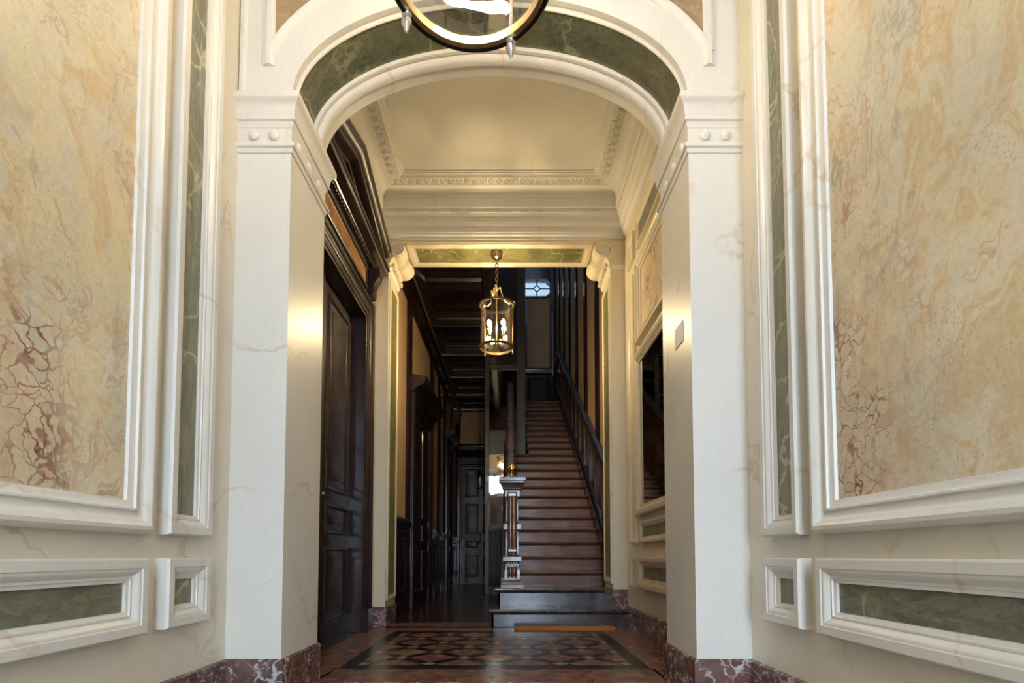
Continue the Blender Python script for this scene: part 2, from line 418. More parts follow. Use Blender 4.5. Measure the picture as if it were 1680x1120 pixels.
# ------------------------------------------------------------------ mesh helpers
class MB:
    def __init__(self):
        self.v = []
        self.f = []

    def add(self, vs, fs):
        o = len(self.v)
        self.v += [tuple(a) for a in vs]
        self.f += [tuple(i + o for i in q) for q in fs]
        return self

    def box(self, x0, x1, y0, y1, z0, z1):
        return self.add([(x0, y0, z0), (x1, y0, z0), (x1, y1, z0), (x0, y1, z0), (x0, y0, z1), (x1, y0, z1), (x1, y1, z1), (x0, y1, z1)],
                        [(0, 3, 2, 1), (4, 5, 6, 7), (0, 1, 5, 4), (1, 2, 6, 5), (2, 3, 7, 6), (3, 0, 4, 7)])

    def cbox(self, x0, x1, y0, y1, z0, z1, c=0.004):
        """box with chamfered edges all round"""
        bm = bmesh.new()
        bmesh.ops.create_cube(bm, size=1)
        for q in bm.verts:
            q.co = Vector((x0 + (q.co.x + .5) * (x1 - x0), y0 + (q.co.y + .5) * (y1 - y0), z0 + (q.co.z + .5) * (z1 - z0)))
        bmesh.ops.bevel(bm, geom=list(bm.edges), offset=c, segments=1, affect='EDGES')
        bm.verts.index_update()
        self.add([q.co[:] for q in bm.verts], [[q.index for q in f.verts] for f in bm.faces])
        bm.free()
        return self

    def wbox(self, W, u0, u1, v0, v1, d0, d1):
        p = [W(u, v, d) for d in (d0, d1) for (u, v) in ((u0, v0), (u1, v0), (u1, v1), (u0, v1))]
        return self.add(p, [(0, 3, 2, 1), (4, 5, 6, 7), (0, 1, 5, 4), (1, 2, 6, 5), (2, 3, 7, 6), (3, 0, 4, 7)])

    def grid(self, rows, close_u=False, close_v=False, caps=False):
        """rows: list of lists of points"""
        n, k = len(rows), len(rows[0])
        o = len(self.v)
        for r in rows:
            self.v += [tuple(a) for a in r]
        for i in range(n if close_v else n - 1):
            for j in range(k if close_u else k - 1):
                a, b = i, (i + 1) % n
                c, d = j, (j + 1) % k
                self.f.append((o + a * k + c, o + a * k + d, o + b * k + d, o + b * k + c))
        if caps:
            self.f.append(tuple(o + j for j in range(k)))
            self.f.append(tuple(o + (n - 1) * k + j for j in range(k)))
        return self

    def prism(self, poly, axis, a, b):
        """poly of 2D points extruded along axis from a to b; x: (y,z), y: (x,z), z: (x,y)"""
        put = {'x': lambda p, t: (t, p[0], p[1]), 'y': lambda p, t: (p[0], t, p[1]), 'z': lambda p, t: (p[0], p[1], t)}[axis]
        return self.grid([[put(p, a) for p in poly], [put(p, b) for p in poly]], close_u=True, caps=True)

    def frame(self, W, u0, u1, v0, v1, prof):
        rows = []
        for t, d in prof:
            rows.append([W(u0 + t, v0 + t, d), W(u1 - t, v0 + t, d), W(u1 - t, v1 - t, d), W(u0 + t, v1 - t, d)])
        return self.grid(rows, close_u=True)

    def sweep(self, path, prof, side=1, closed=False, put=None):
        """path: 2D points; prof: (out, z) pairs; mitred offset to the right (side=1) or left (-1) of travel"""
        put = put or (lambda a, b, z: (a, b, z))
        n = len(path)
        rows = []
        for i in range(n):
            p = Vector(path[i])
            a = Vector(path[i - 1]) if (i > 0 or closed) else None
            b = Vector(path[(i + 1) % n]) if (i < n - 1 or closed) else None
            ns = []
            for s, e in ((a, p), (p, b)):
                if s is None or e is None:
                    continue
                d = (e - s).normalized()
                ns.append(Vector((d.y, -d.x)) * side)
            if len(ns) == 2:
                m = (ns[0] + ns[1])
                m = m / max(1e-6, m.dot(ns[0]))
            else:
                m = ns[0]
            rows.append([put(p.x + m.x * o, p.y + m.y * o, z) for o, z in prof])
        self.grid(rows, close_v=closed)
        if not closed:
            o = len(self.v)
            k = len(prof)
            self.f.append(tuple(o - n * k + j for j in range(k)))
            self.f.append(tuple(o - k + j for j in range(k)))
        return self

    def lathe(self, prof, cx=0, cy=0, cz=0, seg=24, axis='z', sq=0):
        rows = []
        for r, h in prof:
            ring = []
            for i in range(seg):
                t = 2 * PI * i / seg + (PI / 4 if sq else 0)
                a, b = r * math.cos(t), r * math.sin(t)
                ring.append({'z': (cx + a, cy + b, cz + h), 'y': (cx + a, cy + h, cz + b), 'x': (cx + h, cy + a, cz + b)}[axis])
            rows.append(ring)
        return self.grid(rows, close_u=True, caps=True)

    def sqlathe(self, prof, cx, cy, cz=0, ry=1.0):
        """square-section turning: prof of (half-width, z)"""
        rows = [[(cx - r, cy - r * ry, cz + h), (cx + r, cy - r * ry, cz + h), (cx + r, cy + r * ry, cz + h), (cx - r, cy + r * ry, cz + h)] for r, h in prof]
        return self.grid(rows, close_u=True, caps=True)

    def tube(self, pts, r, seg=8, closed=False):
        pts = [Vector(p) for p in pts]
        n = len(pts)
        rows = []
        up = Vector((0, 0, 1))
        prev = None
        for i, p in enumerate(pts):
            if closed:
                d = pts[(i + 1) % n] - pts[i - 1]
            else:
                d = pts[min(i + 1, n - 1)] - pts[max(i - 1, 0)]
            d.normalize()
            if prev is None:
                x = d.cross(up)
                if x.length < 1e-3:
                    x = d.cross(Vector((1, 0, 0)))
            else:
                x = prev - d * prev.dot(d)
            x.normalize()
            prev = x
            y = d.cross(x)
            rr = r[i] if isinstance(r, (list, tuple)) else r
            rows.append([p + x * rr * math.cos(2 * PI * k / seg) + y * rr * math.sin(2 * PI * k / seg) for k in range(seg)])
        return self.grid(rows, close_u=True, close_v=closed, caps=not closed)

    def ball(self, c, r, seg=16, rings=10, sz=1.0):
        prof = [(max(1e-4, r * math.sin(PI * i / rings)), -r * sz * math.cos(PI * i / rings)) for i in range(rings + 1)]
        return self.lathe(prof, c[0], c[1], c[2], seg)

    def mesh(self, name, mat, org=(0, 0, 0), angle=30):
        me = bpy.data.meshes.new(name)
        me.from_pydata([(a - org[0], b - org[1], c - org[2]) for a, b, c in self.v], [], self.f)
        bm = bmesh.new()
        bm.from_mesh(me)
        bmesh.ops.recalc_face_normals(bm, faces=bm.faces)
        bm.to_mesh(me)
        bm.free()
        me.polygons.foreach_set('use_smooth', [True] * len(me.polygons))
        me.set_sharp_from_angle(angle=math.radians(angle))
        me.materials.append(M[mat] if isinstance(mat, str) else mat)
        me.update()
        return me

    def build(self, name, mat, parent=None, angle=30):
        org = world_loc(parent)
        o = bpy.data.objects.new(name, self.mesh(name, mat, org, angle))
        C.objects.link(o)
        if parent is not None:
            o.parent = parent
        return o

_wl = {}
def world_loc(o):
    if o is None:
        return (0, 0, 0)
    a = Vector(_wl.get(o.name, (0, 0, 0)))
    return a if o.parent is None else a + Vector(world_loc(o.parent))

def tag(o, label, cat, group=None, kind=None):
    o['label'] = label
    o['category'] = cat
    if group:
        o['group'] = group
    if kind:
        o['kind'] = kind
    return o

def empty(name, loc, label, cat, group=None, kind=None):
    o = bpy.data.objects.new(name, None)
    C.objects.link(o)
    o.location = loc
    o.empty_display_size = 0.1
    _wl[o.name] = tuple(loc)
    return tag(o, label, cat, group, kind)

def inst(src, parent, name, mat4):
    o = bpy.data.objects.new(name, src.data)
    C.objects.link(o)
    o.parent = parent
    o.matrix_local = mat4
    return o

def Wl(x0): return lambda u, v, d: (x0 + d, u, v)       # faces +X
def Wr(x0): return lambda u, v, d: (x0 - d, u, v)       # faces -X
def Wf(y0): return lambda u, v, d: (u, y0 - d, v)       # faces -Y
def Wb(y0): return lambda u, v, d: (u, y0 + d, v)       # faces +Y
def Wd(z0): return lambda u, v, d: (u, v, z0 - d)       # faces down

# ------------------------------------------------------------------ key dimensions
XL, XR = -1.282, 1.0956          # entrance hall side walls
PXL, PXR = -1.029, 0.845         # inner faces of the arch pillars
Y1, Y2 = 2.4635, 2.9233          # pillar front and back
BXL, BXR = -1.295, 1.107         # middle bay side walls
Y3, Y4 = 5.07, 5.50              # second opening, front and back
OXL, OXR, OZ = -1.157, 0.971, 3.67
ZBAY = 4.125
HALL_Z = 4.35
CXL = -1.25                      # stair hall left wall
YB = 12.94                       # far wall
ACX, AZ, AA, AB = -0.092, 2.845, 0.937, 0.50   # arch: centre, springing, half width, rise

# profiles (inset, proud)
P_BIG = [(0, 0), (0, .028), (.005, .040), (.014, .049), (.026, .050), (.036, .044), (.043, .034), (.048, .030), (.062, .027), (.074, .030),
         (.077, .034), (.083, .033), (.086, .026), (.090, .024), (.108, .020), (.110, .016), (.112, .006)]
P_FLAT = [(0, 0), (0, .040), (.003, .044), (.006, .050), (.033, .050), (.036, .046), (.040, .046), (.047, .042), (.056, .033), (.060, .029),
          (.063, .031), (.068, .031), (.070, .026), (.080, .023), (.082, .010)]
P_SMALL = [(0, 0), (0, .026), (.003, .030), (.020, .030), (.023, .027), (.030, .023), (.036, .018), (.040, .019), (.046, .016), (.050, .006)]
BASE = [(.0, -.002), (.014, -.002), (.014, .180), (.012, .188), (.0, .196)]

def framed(W, u0, u1, v0, v1, prof, pmat, parent, fname='panel_moulding', pname='marble_panel', fmat='stone_trim', pd=None):
    f = MB().frame(W, u0, u1, v0, v1, prof).build(fname, fmat, parent)
    t, d = prof[-1]
    pd = d + .004 if pd is None else pd
    t2 = t - .006
    MB().wbox(W, u0 + t2, u1 - t2, v0 + t2, v1 - t2, 0.0, pd).build(pname, pmat, f)
    return f

# ================================================================== STRUCTURE: floor
floor = MB().box(-1.6, 1.5, -2.4, 13.1, -0.12, -0.003).build('floor', 'floor_dark')
tag(floor, 'dark polished marble floor running through the entrance hall', 'floor', kind='structure')

def slab(x0, x1, y0, y1, mat, nm='slab'):
    g = .0012
    return MB().cbox(x0 + g, x1 - g, y0 + g, y1 - g, -.02, 0, .0012).build(nm, mat, floor)

for i in range(8):
    for j in range(4):
        slab(-1.29 + j * .597, -1.29 + (j + 1) * .597, -2.3 + i * .595, -2.3 + (i + 1) * .595, 'floor_hall')
slab(-1.03, 0.85, 2.46, 2.875, 'red_marble')
slab(-1.03, 0.85, 2.875, 3.19, 'floor_red')
slab(BXL, -1.01, 2.925, 5.07, 'floor_red')
slab(.83, BXR, 2.925, 5.07, 'floor_red')
slab(-1.01, .83, 3.19, 3.31, 'floor_black')
slab(-1.01, .83, 4.70, 4.80, 'floor_black')
slab(-1.01, -.92, 3.31, 4.70, 'floor_black')
slab(.74, .83, 3.31, 4.70, 'floor_black')
slab(-1.01, .83, 4.80, 5.0, 'floor_red')
slab(-1.157, -.19, 5.0, 5.11, 'floor_black')
slab(-1.157, -.19, 5.11, 5.40, 'floor_red')
slab(-1.157, -.19, 5.40, 5.48, 'floor_black')

def clip(poly, x0, x1, y0, y1):
    for ax, lim, sg in ((0, x0, 1), (0, x1, -1), (1, y0, 1), (1, y1, -1)):
        out = []
        for i in range(len(poly)):
            a, b = poly[i - 1], poly[i]
            da, db = (a[ax] - lim) * sg, (b[ax] - lim) * sg
            if (da >= 0) != (db >= 0):
                t = da / (da - db)
                out.append((a[0] + (b[0] - a[0]) * t, a[1] + (b[1] - a[1]) * t))
            if db >= 0:
                out.append(b)
        poly = out
        if len(poly) < 3:
            return None
    return poly

def area(poly):
    return abs(sum(poly[i - 1][0] * poly[i][1] - poly[i][0] * poly[i - 1][1] for i in range(len(poly)))) / 2

PIT = .405 / math.sqrt(2)
HB = .036
def tile(cx, cy, hu, hv, mat):
    """rectangle in the 45-degree lattice, half sizes hu, hv"""
    g = .0009
    s = math.sqrt(.5)
    pts = []
    for a, b in ((-1, -1), (1, -1), (1, 1), (-1, 1)):
        u, v = cx + a * (hu - g), cy + b * (hv - g)
        pts.append(((u - v) * s - .09, (u + v) * s + 3.354))
    q = clip(pts, -.919, .739, 3.311, 4.699)
    if q and area(q) > 2e-4:
        MB().prism(q, 'z', -.012, 0).build('tile', mat, floor)

for i in range(-6, 12):
    for j in range(-6, 12):
        u, v = i * PIT, j * PIT
        tile(u, v, HB, HB, 'floor_beige')
        tile(u + PIT / 2, v, PIT / 2 - HB, HB, 'floor_black')
        tile(u, v + PIT / 2, HB, PIT / 2 - HB, 'floor_black')
        tile(u + PIT / 2, v + PIT / 2, PIT / 2 - HB, PIT / 2 - HB, 'floor_red' if (i * 3 + j * 5) % 7 else 'floor_tan')

# ================================================================== STRUCTURE: entrance hall walls
wall_left = MB().box(-1.62, XL, -2.4, 2.93, -.1, HALL_Z).build('wall_left', 'stone')
tag(wall_left, 'cream panelled hall wall with painted marble, on the same side as the pedimented door', 'wall', kind='structure')
wall_right = MB().box(XR, 1.45, -2.4, 2.93, -.1, HALL_Z).build('wall_right', 'stone')
tag(wall_right, 'cream panelled hall wall with painted marble, on the same side as the bay mirror', 'wall', kind='structure')
for W, wl, pm in ((Wl(XL), wall_left, 'paint_l'), (Wr(XR), wall_right, 'paint_r')):
    framed(W, -.95, 1.888, .735, 3.75, P_BIG, pm, wl, 'picture_moulding', 'painted_marble_panel')
    framed(W, -.95, 1.862, .394, .652, P_FLAT, 'green', wl)
    framed(W, 1.965, 2.246, .738, 3.75, P_FLAT, 'green_v', wl)
    framed(W, 1.965, 2.246, .394, .652, P_FLAT, 'green_v', wl)
    framed(W, -1.32, -1.04, .738, 3.75, P_FLAT, 'green_v', wl)
    framed(W, -1.32, -1.04, .394, .652, P_FLAT, 'green_v', wl)
    MB().sweep([(-2.3, 0), (Y1, 0)], [(0, 3.9), (.02, 3.92), (.03, 3.98), (.07, 4.02), (.09, 4.1), (.12, 4.2), (.2, 4.3), (.22, 4.35)], -1,
               put=(lambda a, b, z, W=W: W(a, z, abs(b)))).build('cornice', 'stone_trim', wl)
bl = MB().sweep([(XL, -2.3), (XL, Y1)], BASE, 1).build('baseboard_left', 'red_marble')
tag(bl, 'veined red marble skirting of the hall on the pedimented door side', 'baseboard', kind='structure')
br = MB().sweep([(XR, -2.3), (XR, Y1)], BASE, -1).build('baseboard_right', 'red_marble')
tag(br, 'veined red marble skirting of the hall on the mirror side', 'baseboard', kind='structure')
hc = MB().box(-1.62, 1.45, -2.4, 2.95, HALL_Z, HALL_Z + .15).build('ceiling', 'plaster')
tag(hc, 'plaster ceiling over the entrance hall', 'ceiling', kind='structure')
# street doorway behind the photographer: open portal, daylight comes in here
wb = MB()
wb.box(-1.62, -.95, -2.55, -2.3, -.1, HALL_Z).box(.77, 1.45, -2.55, -2.3, -.1, HALL_Z).box(-.95, .77, -2.55, -2.3, 3.75, HALL_Z)
wb = wb.build('wall_entrance', 'stone')
tag(wb, 'cream stone wall around the open street doorway', 'wall', kind='structure')
MB().frame(Wb(-2.3), -1.08, .90, -.1, 3.88, [(0, 0), (0, .04), (.04, .05), (.09, .03), (.13, .03), (.13, -.25)]).build('door_surround', 'mahog', wb)
ed = empty('door_5', (-.52, -2.40, 0), 'closed dark leaf of the street double door under a barred fanlight', 'door', kind='structure')
MB().box(-.95, -.09, -2.45, -2.39, 0, 2.86).build('door_leaf', 'mahog', ed)
panel_rows = ((.2, .9), (1.05, 1.4), (1.55, 2.7))
for z0, z1 in panel_rows:
    MB().frame(Wb(-2.39), -.82, -.22, z0, z1, [(0, 0), (.005, .02), (.03, .022), (.05, .004), (.09, .012)]).build('door_panel', 'mahog', ed)
MB().box(-.95, .77, -2.46, -2.36, 2.86, 3.08).build('transom', 'mahog', ed)
for x in (-.55, -.09, .37):
    MB().box(x - .02, x + .02, -2.44, -2.40, 3.08, 3.75).build('glazing_bar', 'mahog', ed)
st = MB().box(-12, 12, -14, -2.55, -.2, -.08).build('ground', 'pave')
tag(st, 'grey street paving outside the doorway', 'ground', kind='structure')

# ================================================================== STRUCTURE: pillars of the first arch
CAP = [(0, 2.553), (.006, 2.556), (.010, 2.565), (.010, 2.572), (.013, 2.576), (.020, 2.579), (.021, 2.586), (.020, 2.594), (.017, 2.600), (.002, 2.602),
       (.002, 2.676), (.005, 2.680), (.006, 2.690), (.010, 2.697), (.012, 2.705), (.020, 2.708), (.021, 2.716), (.018, 2.722), (.017, 2.728), (.020, 2.736),
       (.022, 2.752), (.028, 2.772), (.038, 2.786), (.047, 2.792), (.049, 2.795), (.049, 2.823), (0, 2.825)]

def disc(parent, W, u, v, r=.0235):
    m = MB()
    rows = []
    for rr, d in ((r * 1.12, .001), (r * 1.10, .004), (r * 1.0, .003), (r * .98, .010), (r * .8, .014), (r * .4, .017), (.0005, .018)):
        rows.append([W(u + rr * math.cos(2 * PI * k / 24), v + rr * math.sin(2 * PI * k / 24), d) for k in range(24)])
    m.grid(rows, close_u=True)
    return m.build('disc', 'stone_trim', parent)

def pillar(side, label):
    s = -1 if side == 'l' else 1
    xw, xi = (XL, PXL) if side == 'l' else (XR, PXR)
    x0, x1 = sorted((xw - .02 * -s * -1, xi))
    x0, x1 = (xw - .02, xi) if side == 'l' else (xi, xw + .02)
    p = MB().box(x0, x1, Y1, Y2, 0, 2.83).build('pillar', 'stone_trim')
    tag(p, label, 'pillar', kind='structure')
    path = [(xw, Y1), (xi, Y1), (xi, Y2), (xw, Y2)]
    MB().sweep(path, BASE, 1 if side == 'l' else -1).build('base', 'red_marble', p)
    MB().sweep(path, CAP, 1 if side == 'l' else -1).build('capital', 'stone_trim', p)
    for u in ((-1.203, -1.108) if side == 'l' else (.921, 1.018)):
        disc(p, Wf(Y1 - .002), u, 2.640)
    Wi = Wl(xi + .002) if side == 'l' else Wr(xi - .002)
    for u in (2.545, 2.675, 2.805):
        disc(p, Wi, u, 2.640)
    return p
pl_ = pillar('l', 'cream stone pillar with roundel capital beside the dark pedimented door')
pr_ = pillar('r', 'cream stone pillar with roundel capital and a small lilac card')

# small lilac card on the inner face of the right pillar
card = empty('notice_card', (PXR, 2.64, 1.755), 'small pale lilac card stuck on the inner face of a pillar', 'card')
MB().cbox(PXR - .004, PXR, 2.575, 2.70, 1.70, 1.805, .0015).build('sheet', 'card', card)

# ================================================================== STRUCTURE: first arch wall
def ell(t, a, b):
    return (ACX + a * math.cos(t), AZ + b * math.sin(t))
NA = 64
TS = [PI * (1 - i / NA) for i in range(NA + 1)]
wa = MB()
top = HALL_Z
YA = 2.90
for Yp in (Y1, YA):
    rows = [[(ell(t, AA, AB)[0], Yp, ell(t, AA, AB)[1]) for t in TS], [(ell(t, AA, AB)[0], Yp, top) for t in TS]]
    wa.grid(rows)
    wa.add([(XL - .02, Yp, 2.82), (ACX - AA, Yp, 2.82), (ACX - AA, Yp, top), (XL - .02, Yp, top)], [(0, 1, 2, 3)])
    wa.add([(ACX + AA, Yp, 2.82), (XR + .02, Yp, 2.82), (XR + .02, Yp, top), (ACX + AA, Yp, top)], [(0, 1, 2, 3)])
wa.add([(XL - .02, Y1, 2.82), (ACX - AA, Y1, 2.82), (ACX - AA, YA, 2.82), (XL - .02, YA, 2.82)], [(0, 1, 2, 3)])
wa.add([(ACX + AA, Y1, 2.82), (XR + .02, Y1, 2.82), (XR + .02, YA, 2.82), (ACX + AA, YA, 2.82)], [(0, 1, 2, 3)])
# intrados: (depth, inward offset)
INTR = [(Y1, 0), (2.488, 0), (2.491, -.007), (2.503, -.007), (2.506, .005), (2.512, .008), (2.518, .005), (2.522, -.008), (2.733, -.008),
        (2.736, .010), (2.752, .012), (2.756, .008), (2.762, .009), (2.772, .020), (2.790, .028), (2.812, .026), (2.824, .016), (2.828, .011), (YA, .006)]
def spring(t):
    return t
for_rows = []
TT = [PI + .06] + TS + [-.06]
def intr_row(y, o):
    r = []
    for k, t in enumerate(TT):
        x, z = ell(min(max(t, 0), PI), AA - o, AB - o)
        if k == 0 or k == len(TT) - 1:
            z = 2.82
        r.append((x, y, z))
    return r
wa.grid([intr_row(y, o) for y, o in INTR])
wall_arch = wa.build('wall_arch', 'stone_trim')
tag(wall_arch, 'cream stone wall carrying the wide first arch', 'wall', kind='structure')
MB().grid([intr_row(2.520, -.0075), intr_row(2.735, -.0075)]).grid([intr_row(2.520, -.012), intr_row(2.735, -.012)]).build('soffit_marble', 'green_arch', wall_arch)

# archivolt bead and spandrel panels
EA, EB = 1.10, 0.70
def arch_strip(prof, t0, t1, a, b, n=70):
    rows = []
    for i in range(n + 1):
        t = t0 + (t1 - t0) * i / n
        c, s = math.cos(t), math.sin(t)
        nx, nz = c / a, s / b
        l = math.hypot(nx, nz)
        rows.append([(ACX + a * c + nx / l * o, Y1 - d, AZ + b * s + nz / l * o) for o, d in prof])
    return rows
AP = [(-.030, 0), (-.028, .006), (-.018, .008), (-.015, .013), (-.004, .018), (.008, .018), (.014, .012), (.014, 0)]
tl = math.acos(-1.052 / EA)
MB().grid(arch_strip(AP, tl, PI - tl, EA, EB)).build('archivolt_moulding', 'stone_trim', wall_arch)
VP_ = [(0, 0), (0, .008), (.012, .010), (.016, .016), (.028, .018), (.040, .016), (.044, .008), (.055, .006), (.055, 0)]
for sgn, xo in ((1, -1.170), (-1, .978)):
    prof = [(xo + sgn * t, Y1 - d) for t, d in VP_]
    MB().grid([[(x, y, 2.985) for x, y in prof], [(x, y, 4.0) for x, y in prof]], caps=True).build('spandrel_moulding', 'stone_trim', wall_arch)
    # brown marble spandrel infill, kept between the upright moulding and the archivolt
    xs = xo + sgn * .045
    pts = []
    for i in range(41):
        x = xs + (ACX - xs) * i / 40
        c = min(1, abs(x - ACX) / (EA + .008))
        z = AZ + (EB + .008) * math.sqrt(max(0, 1 - c * c))
        pts.append((x, z))
    m = MB()
    m.grid([[(x, Y1 - .003, z) for x, z in pts], [(x, Y1 - .003, 3.98) for x, z in pts]])
    m.grid([[(x, Y1 + .002, z) for x, z in pts], [(x, Y1 + .002, 3.98) for x, z in pts]])
    m.build('spandrel_marble', 'brown_marble', wall_arch)
MB().grid([[(XL, Y1 - d, z) for d, z in ()] or [(XL, Y1, 2.826), (XL + .006, Y1 - .016, 2.826), (XL + .022, Y1 - .016, 2.826), (XL + .030, Y1 - .004, 2.826), (XL + .034, Y1, 2.826)],
           [(XL, Y1, 4.3), (XL + .006, Y1 - .016, 4.3), (XL + .022, Y1 - .016, 4.3), (XL + .030, Y1 - .004, 4.3), (XL + .034, Y1, 4.3)]]).build('corner_bead', 'stone_trim', wall_arch)

# ================================================================== STRUCTURE: middle bay
DY0, DY1, DZ = 3.20, 4.74, 2.80          # pedimented doorway
wbl = MB().box(-1.62, BXL, 2.90, DY0, 0, 4.3).box(-1.62, BXL, DY1, Y3 + .02, 0, 4.3).box(-1.62, BXL, DY0, DY1, DZ, 4.3).build('wall_bay_left', 'stone_back')
tag(wbl, 'cream bay wall around the pedimented mahogany door', 'wall', kind='structure')
wbr = MB().box(BXR, 1.45, 2.90, Y3 + .02, 0, 4.3).build('wall_bay_right', 'stone_back')
tag(wbr, 'cream panelled bay wall holding the tall mirror', 'wall', kind='structure')
W = Wr(BXR)
framed(W, 3.42, 4.50, 2.43, 3.15, P_BIG, 'paint_bay', wbr, 'picture_moulding', 'painted_marble_panel', 'stone_back')
framed(W, 3.42, 4.50, .768, .945, P_SMALL, 'green', wbr, fmat='stone_back')
framed(W, 3.42, 4.50, .394, .652, P_FLAT, 'green', wbr, fmat='stone_back')
framed(W, 4.63, 4.86, .768, 3.12, P_SMALL, 'stone_back', wbr, fmat='stone_back')
framed(W, 4.63, 4.86, .394, .652, P_SMALL, 'stone_back', wbr, fmat='stone_back')
framed(W, 3.42, 4.50, 3.27, 3.52, P_SMALL, 'green', wbr, fmat='stone_back')
framed(W, 4.63, 4.86, 3.27, 3.52, P_SMALL, 'stone_back', wbr, fmat='stone_back')
framed(W, 3.08, 3.30, .768, 3.12, P_SMALL, 'stone_back', wbr, fmat='stone_back')
b_r = MB().sweep([(BXR, Y2), (BXR, Y3)], BASE, -1).build('baseboard_bay_right', 'red_marble')
tag(b_r, 'dark veined marble skirting below the mirror wall', 'baseboard', kind='structure')
b_l = MB().sweep([(BXL, Y2), (BXL, 3.02)], BASE, 1).sweep([(BXL, 4.92), (BXL, Y3)], BASE, 1).build('baseboard_bay_left', 'red_marble')
tag(b_l, 'veined red marble skirting stubs beside the pedimented door', 'baseboard', kind='structure')

# mirror in the right bay wall (a thing set in the wall)
mir = empty('wall_mirror', (BXR, 3.96, 1.0), 'tall dark mirror in a cream frame set in the bay wall', 'mirror')
MB().frame(W, 3.42, 4.56, 1.00, 2.36, P_FLAT).build('frame', 'stone_back', mir)
MB().wbox(W, 3.495, 4.485, 1.075, 2.285, .004, .014).build('mirror_glass', 'mirror', mir)

# bay ceiling with cornice, fillets and ornament band
ceil2 = MB()
ceil2.box(-1.62, 1.45, 2.88, Y3 + .2, ZBAY + .02, ZBAY + .2)
ceil_bay = ceil2.build('ceiling_bay', 'plaster')
tag(ceil_bay, 'cream plaster tray ceiling with a leaf frieze', 'ceiling', kind='structure')
COR = [(0, 3.70), (.012, 3.702), (.014, 3.722), (.022, 3.728), (.030, 3.742), (.030, 3.748), (.036, 3.752), (.036, 3.800), (.042, 3.803), (.050, 3.820), (.054, 3.838),
       (.058, 3.842), (.058, 3.884), (.064, 3.888), (.070, 3.898), (.074, 3.915), (.082, 3.918), (.082, 3.946), (.090, 3.949), (.096, 3.958), (.102, 3.962), (.102, 4.045),
       (.106, 4.050), (.108, 4.066), (.116, 4.082), (.132, 4.098), (.155, 4.108), (.185, 4.112), (.188, 4.108), (.194, 4.108), (.198, 4.116), (.285, 4.116), (.289, 4.108),
       (.295, 4.106), (.300, 4.114), (.308, 4.116), (.312, 4.124), (.326, 4.126), (.330, 4.134), (.342, 4.137), (.344, 4.15)]
loop = [(BXL, 2.90), (BXL, Y3), (BXR, Y3), (BXR, 2.90)]
MB().sweep(loop, COR, 1, closed=True).build('cornice', 'plaster', ceil_bay)
# dentil-like bead course on the cornice
db = MB().cbox(-.009, .009, -.005, .005, -.008, .008, .003).build('bead', 'plaster', ceil_bay)
db.location = (0, 0, 0)
beads = []
n = 56
for i in range(n):
    x = BXL + .1 + (BXR - BXL - .2) * (i + .5) / n
    beads.append(Matrix.Translation((x, Y3 - .083, 3.932)))
for i in range(44):
    y = 3.0 + (Y3 - 3.1) * (i + .5) / 44
    for x in (BXL + .083, BXR - .083):
        beads.append(Matrix.Translation((x, y, 3.932)) @ Matrix.Rotation(PI / 2, 4, 'Z'))
db.matrix_local = beads[0]
for b in beads[1:]:
    inst(db, ceil_bay, 'bead', b)
# acanthus leaves on the frieze band
def leaf_mesh():
    m = MB()
    def lobe(x0, y0, ang, ln, w):
        ca, sa = math.cos(ang), math.sin(ang)
        pr = [(0, .3), (.25, .8), (.55, 1.0), (.8, .7), (1.0, .1)]
        rows = []
        for t, ww in pr:
            row = []
            for s in (-1, -.5, 0, .5, 1):
                px, py = t * ln, s * w * ww
                z = -.011 * (1 - s * s) * (1 - .5 * t) - .003
                row.append((x0 + px * ca - py * sa, y0 + px * sa + py * ca, z if abs(s) < 1 else 0))
            rows.append(row)
        m.grid(rows)
    lobe(0, -.036, PI / 2, .072, .012)
    for s in (-1, 1):
        lobe(s * .004, -.034, PI / 2 - s * .75, .046, .009)
        lobe(s * .006, -.010, PI / 2 - s * .85, .036, .008)
        lobe(s * .020, -.036, PI / 2 - s * 1.2, .022, .006)
        # little curl between the leaves
        m.tube([(s * .034 + .009 * math.cos(a), .012 + .009 * math.sin(a), -.004) for a in [i * .9 for i in range(7)]], .003, 5)
    return m
lf = leaf_mesh().build('acanthus_leaf', 'plaster', ceil_bay)
mats = []
zf = 4.1165
nx = 26
for i in range(nx):
    x = BXL + .235 + (BXR - BXL - .47) * (i + .5) / nx
    mats.append(Matrix.Translation((x, Y3 - .242, zf)) @ Matrix.Rotation(PI, 4, 'Z'))
ny = 19
for i in range(ny):
    y = 3.18 + (Y3 - .30 - 3.18) * (i + .5) / ny
    mats.append(Matrix.Translation((BXL + .242, y, zf)) @ Matrix.Rotation(-PI / 2, 4, 'Z'))
    mats.append(Matrix.Translation((BXR - .242, y, zf)) @ Matrix.Rotation(PI / 2, 4, 'Z'))
lf.matrix_local = mats[0]
for b in mats[1:]:
    inst(lf, ceil_bay, 'acanthus_leaf', b)

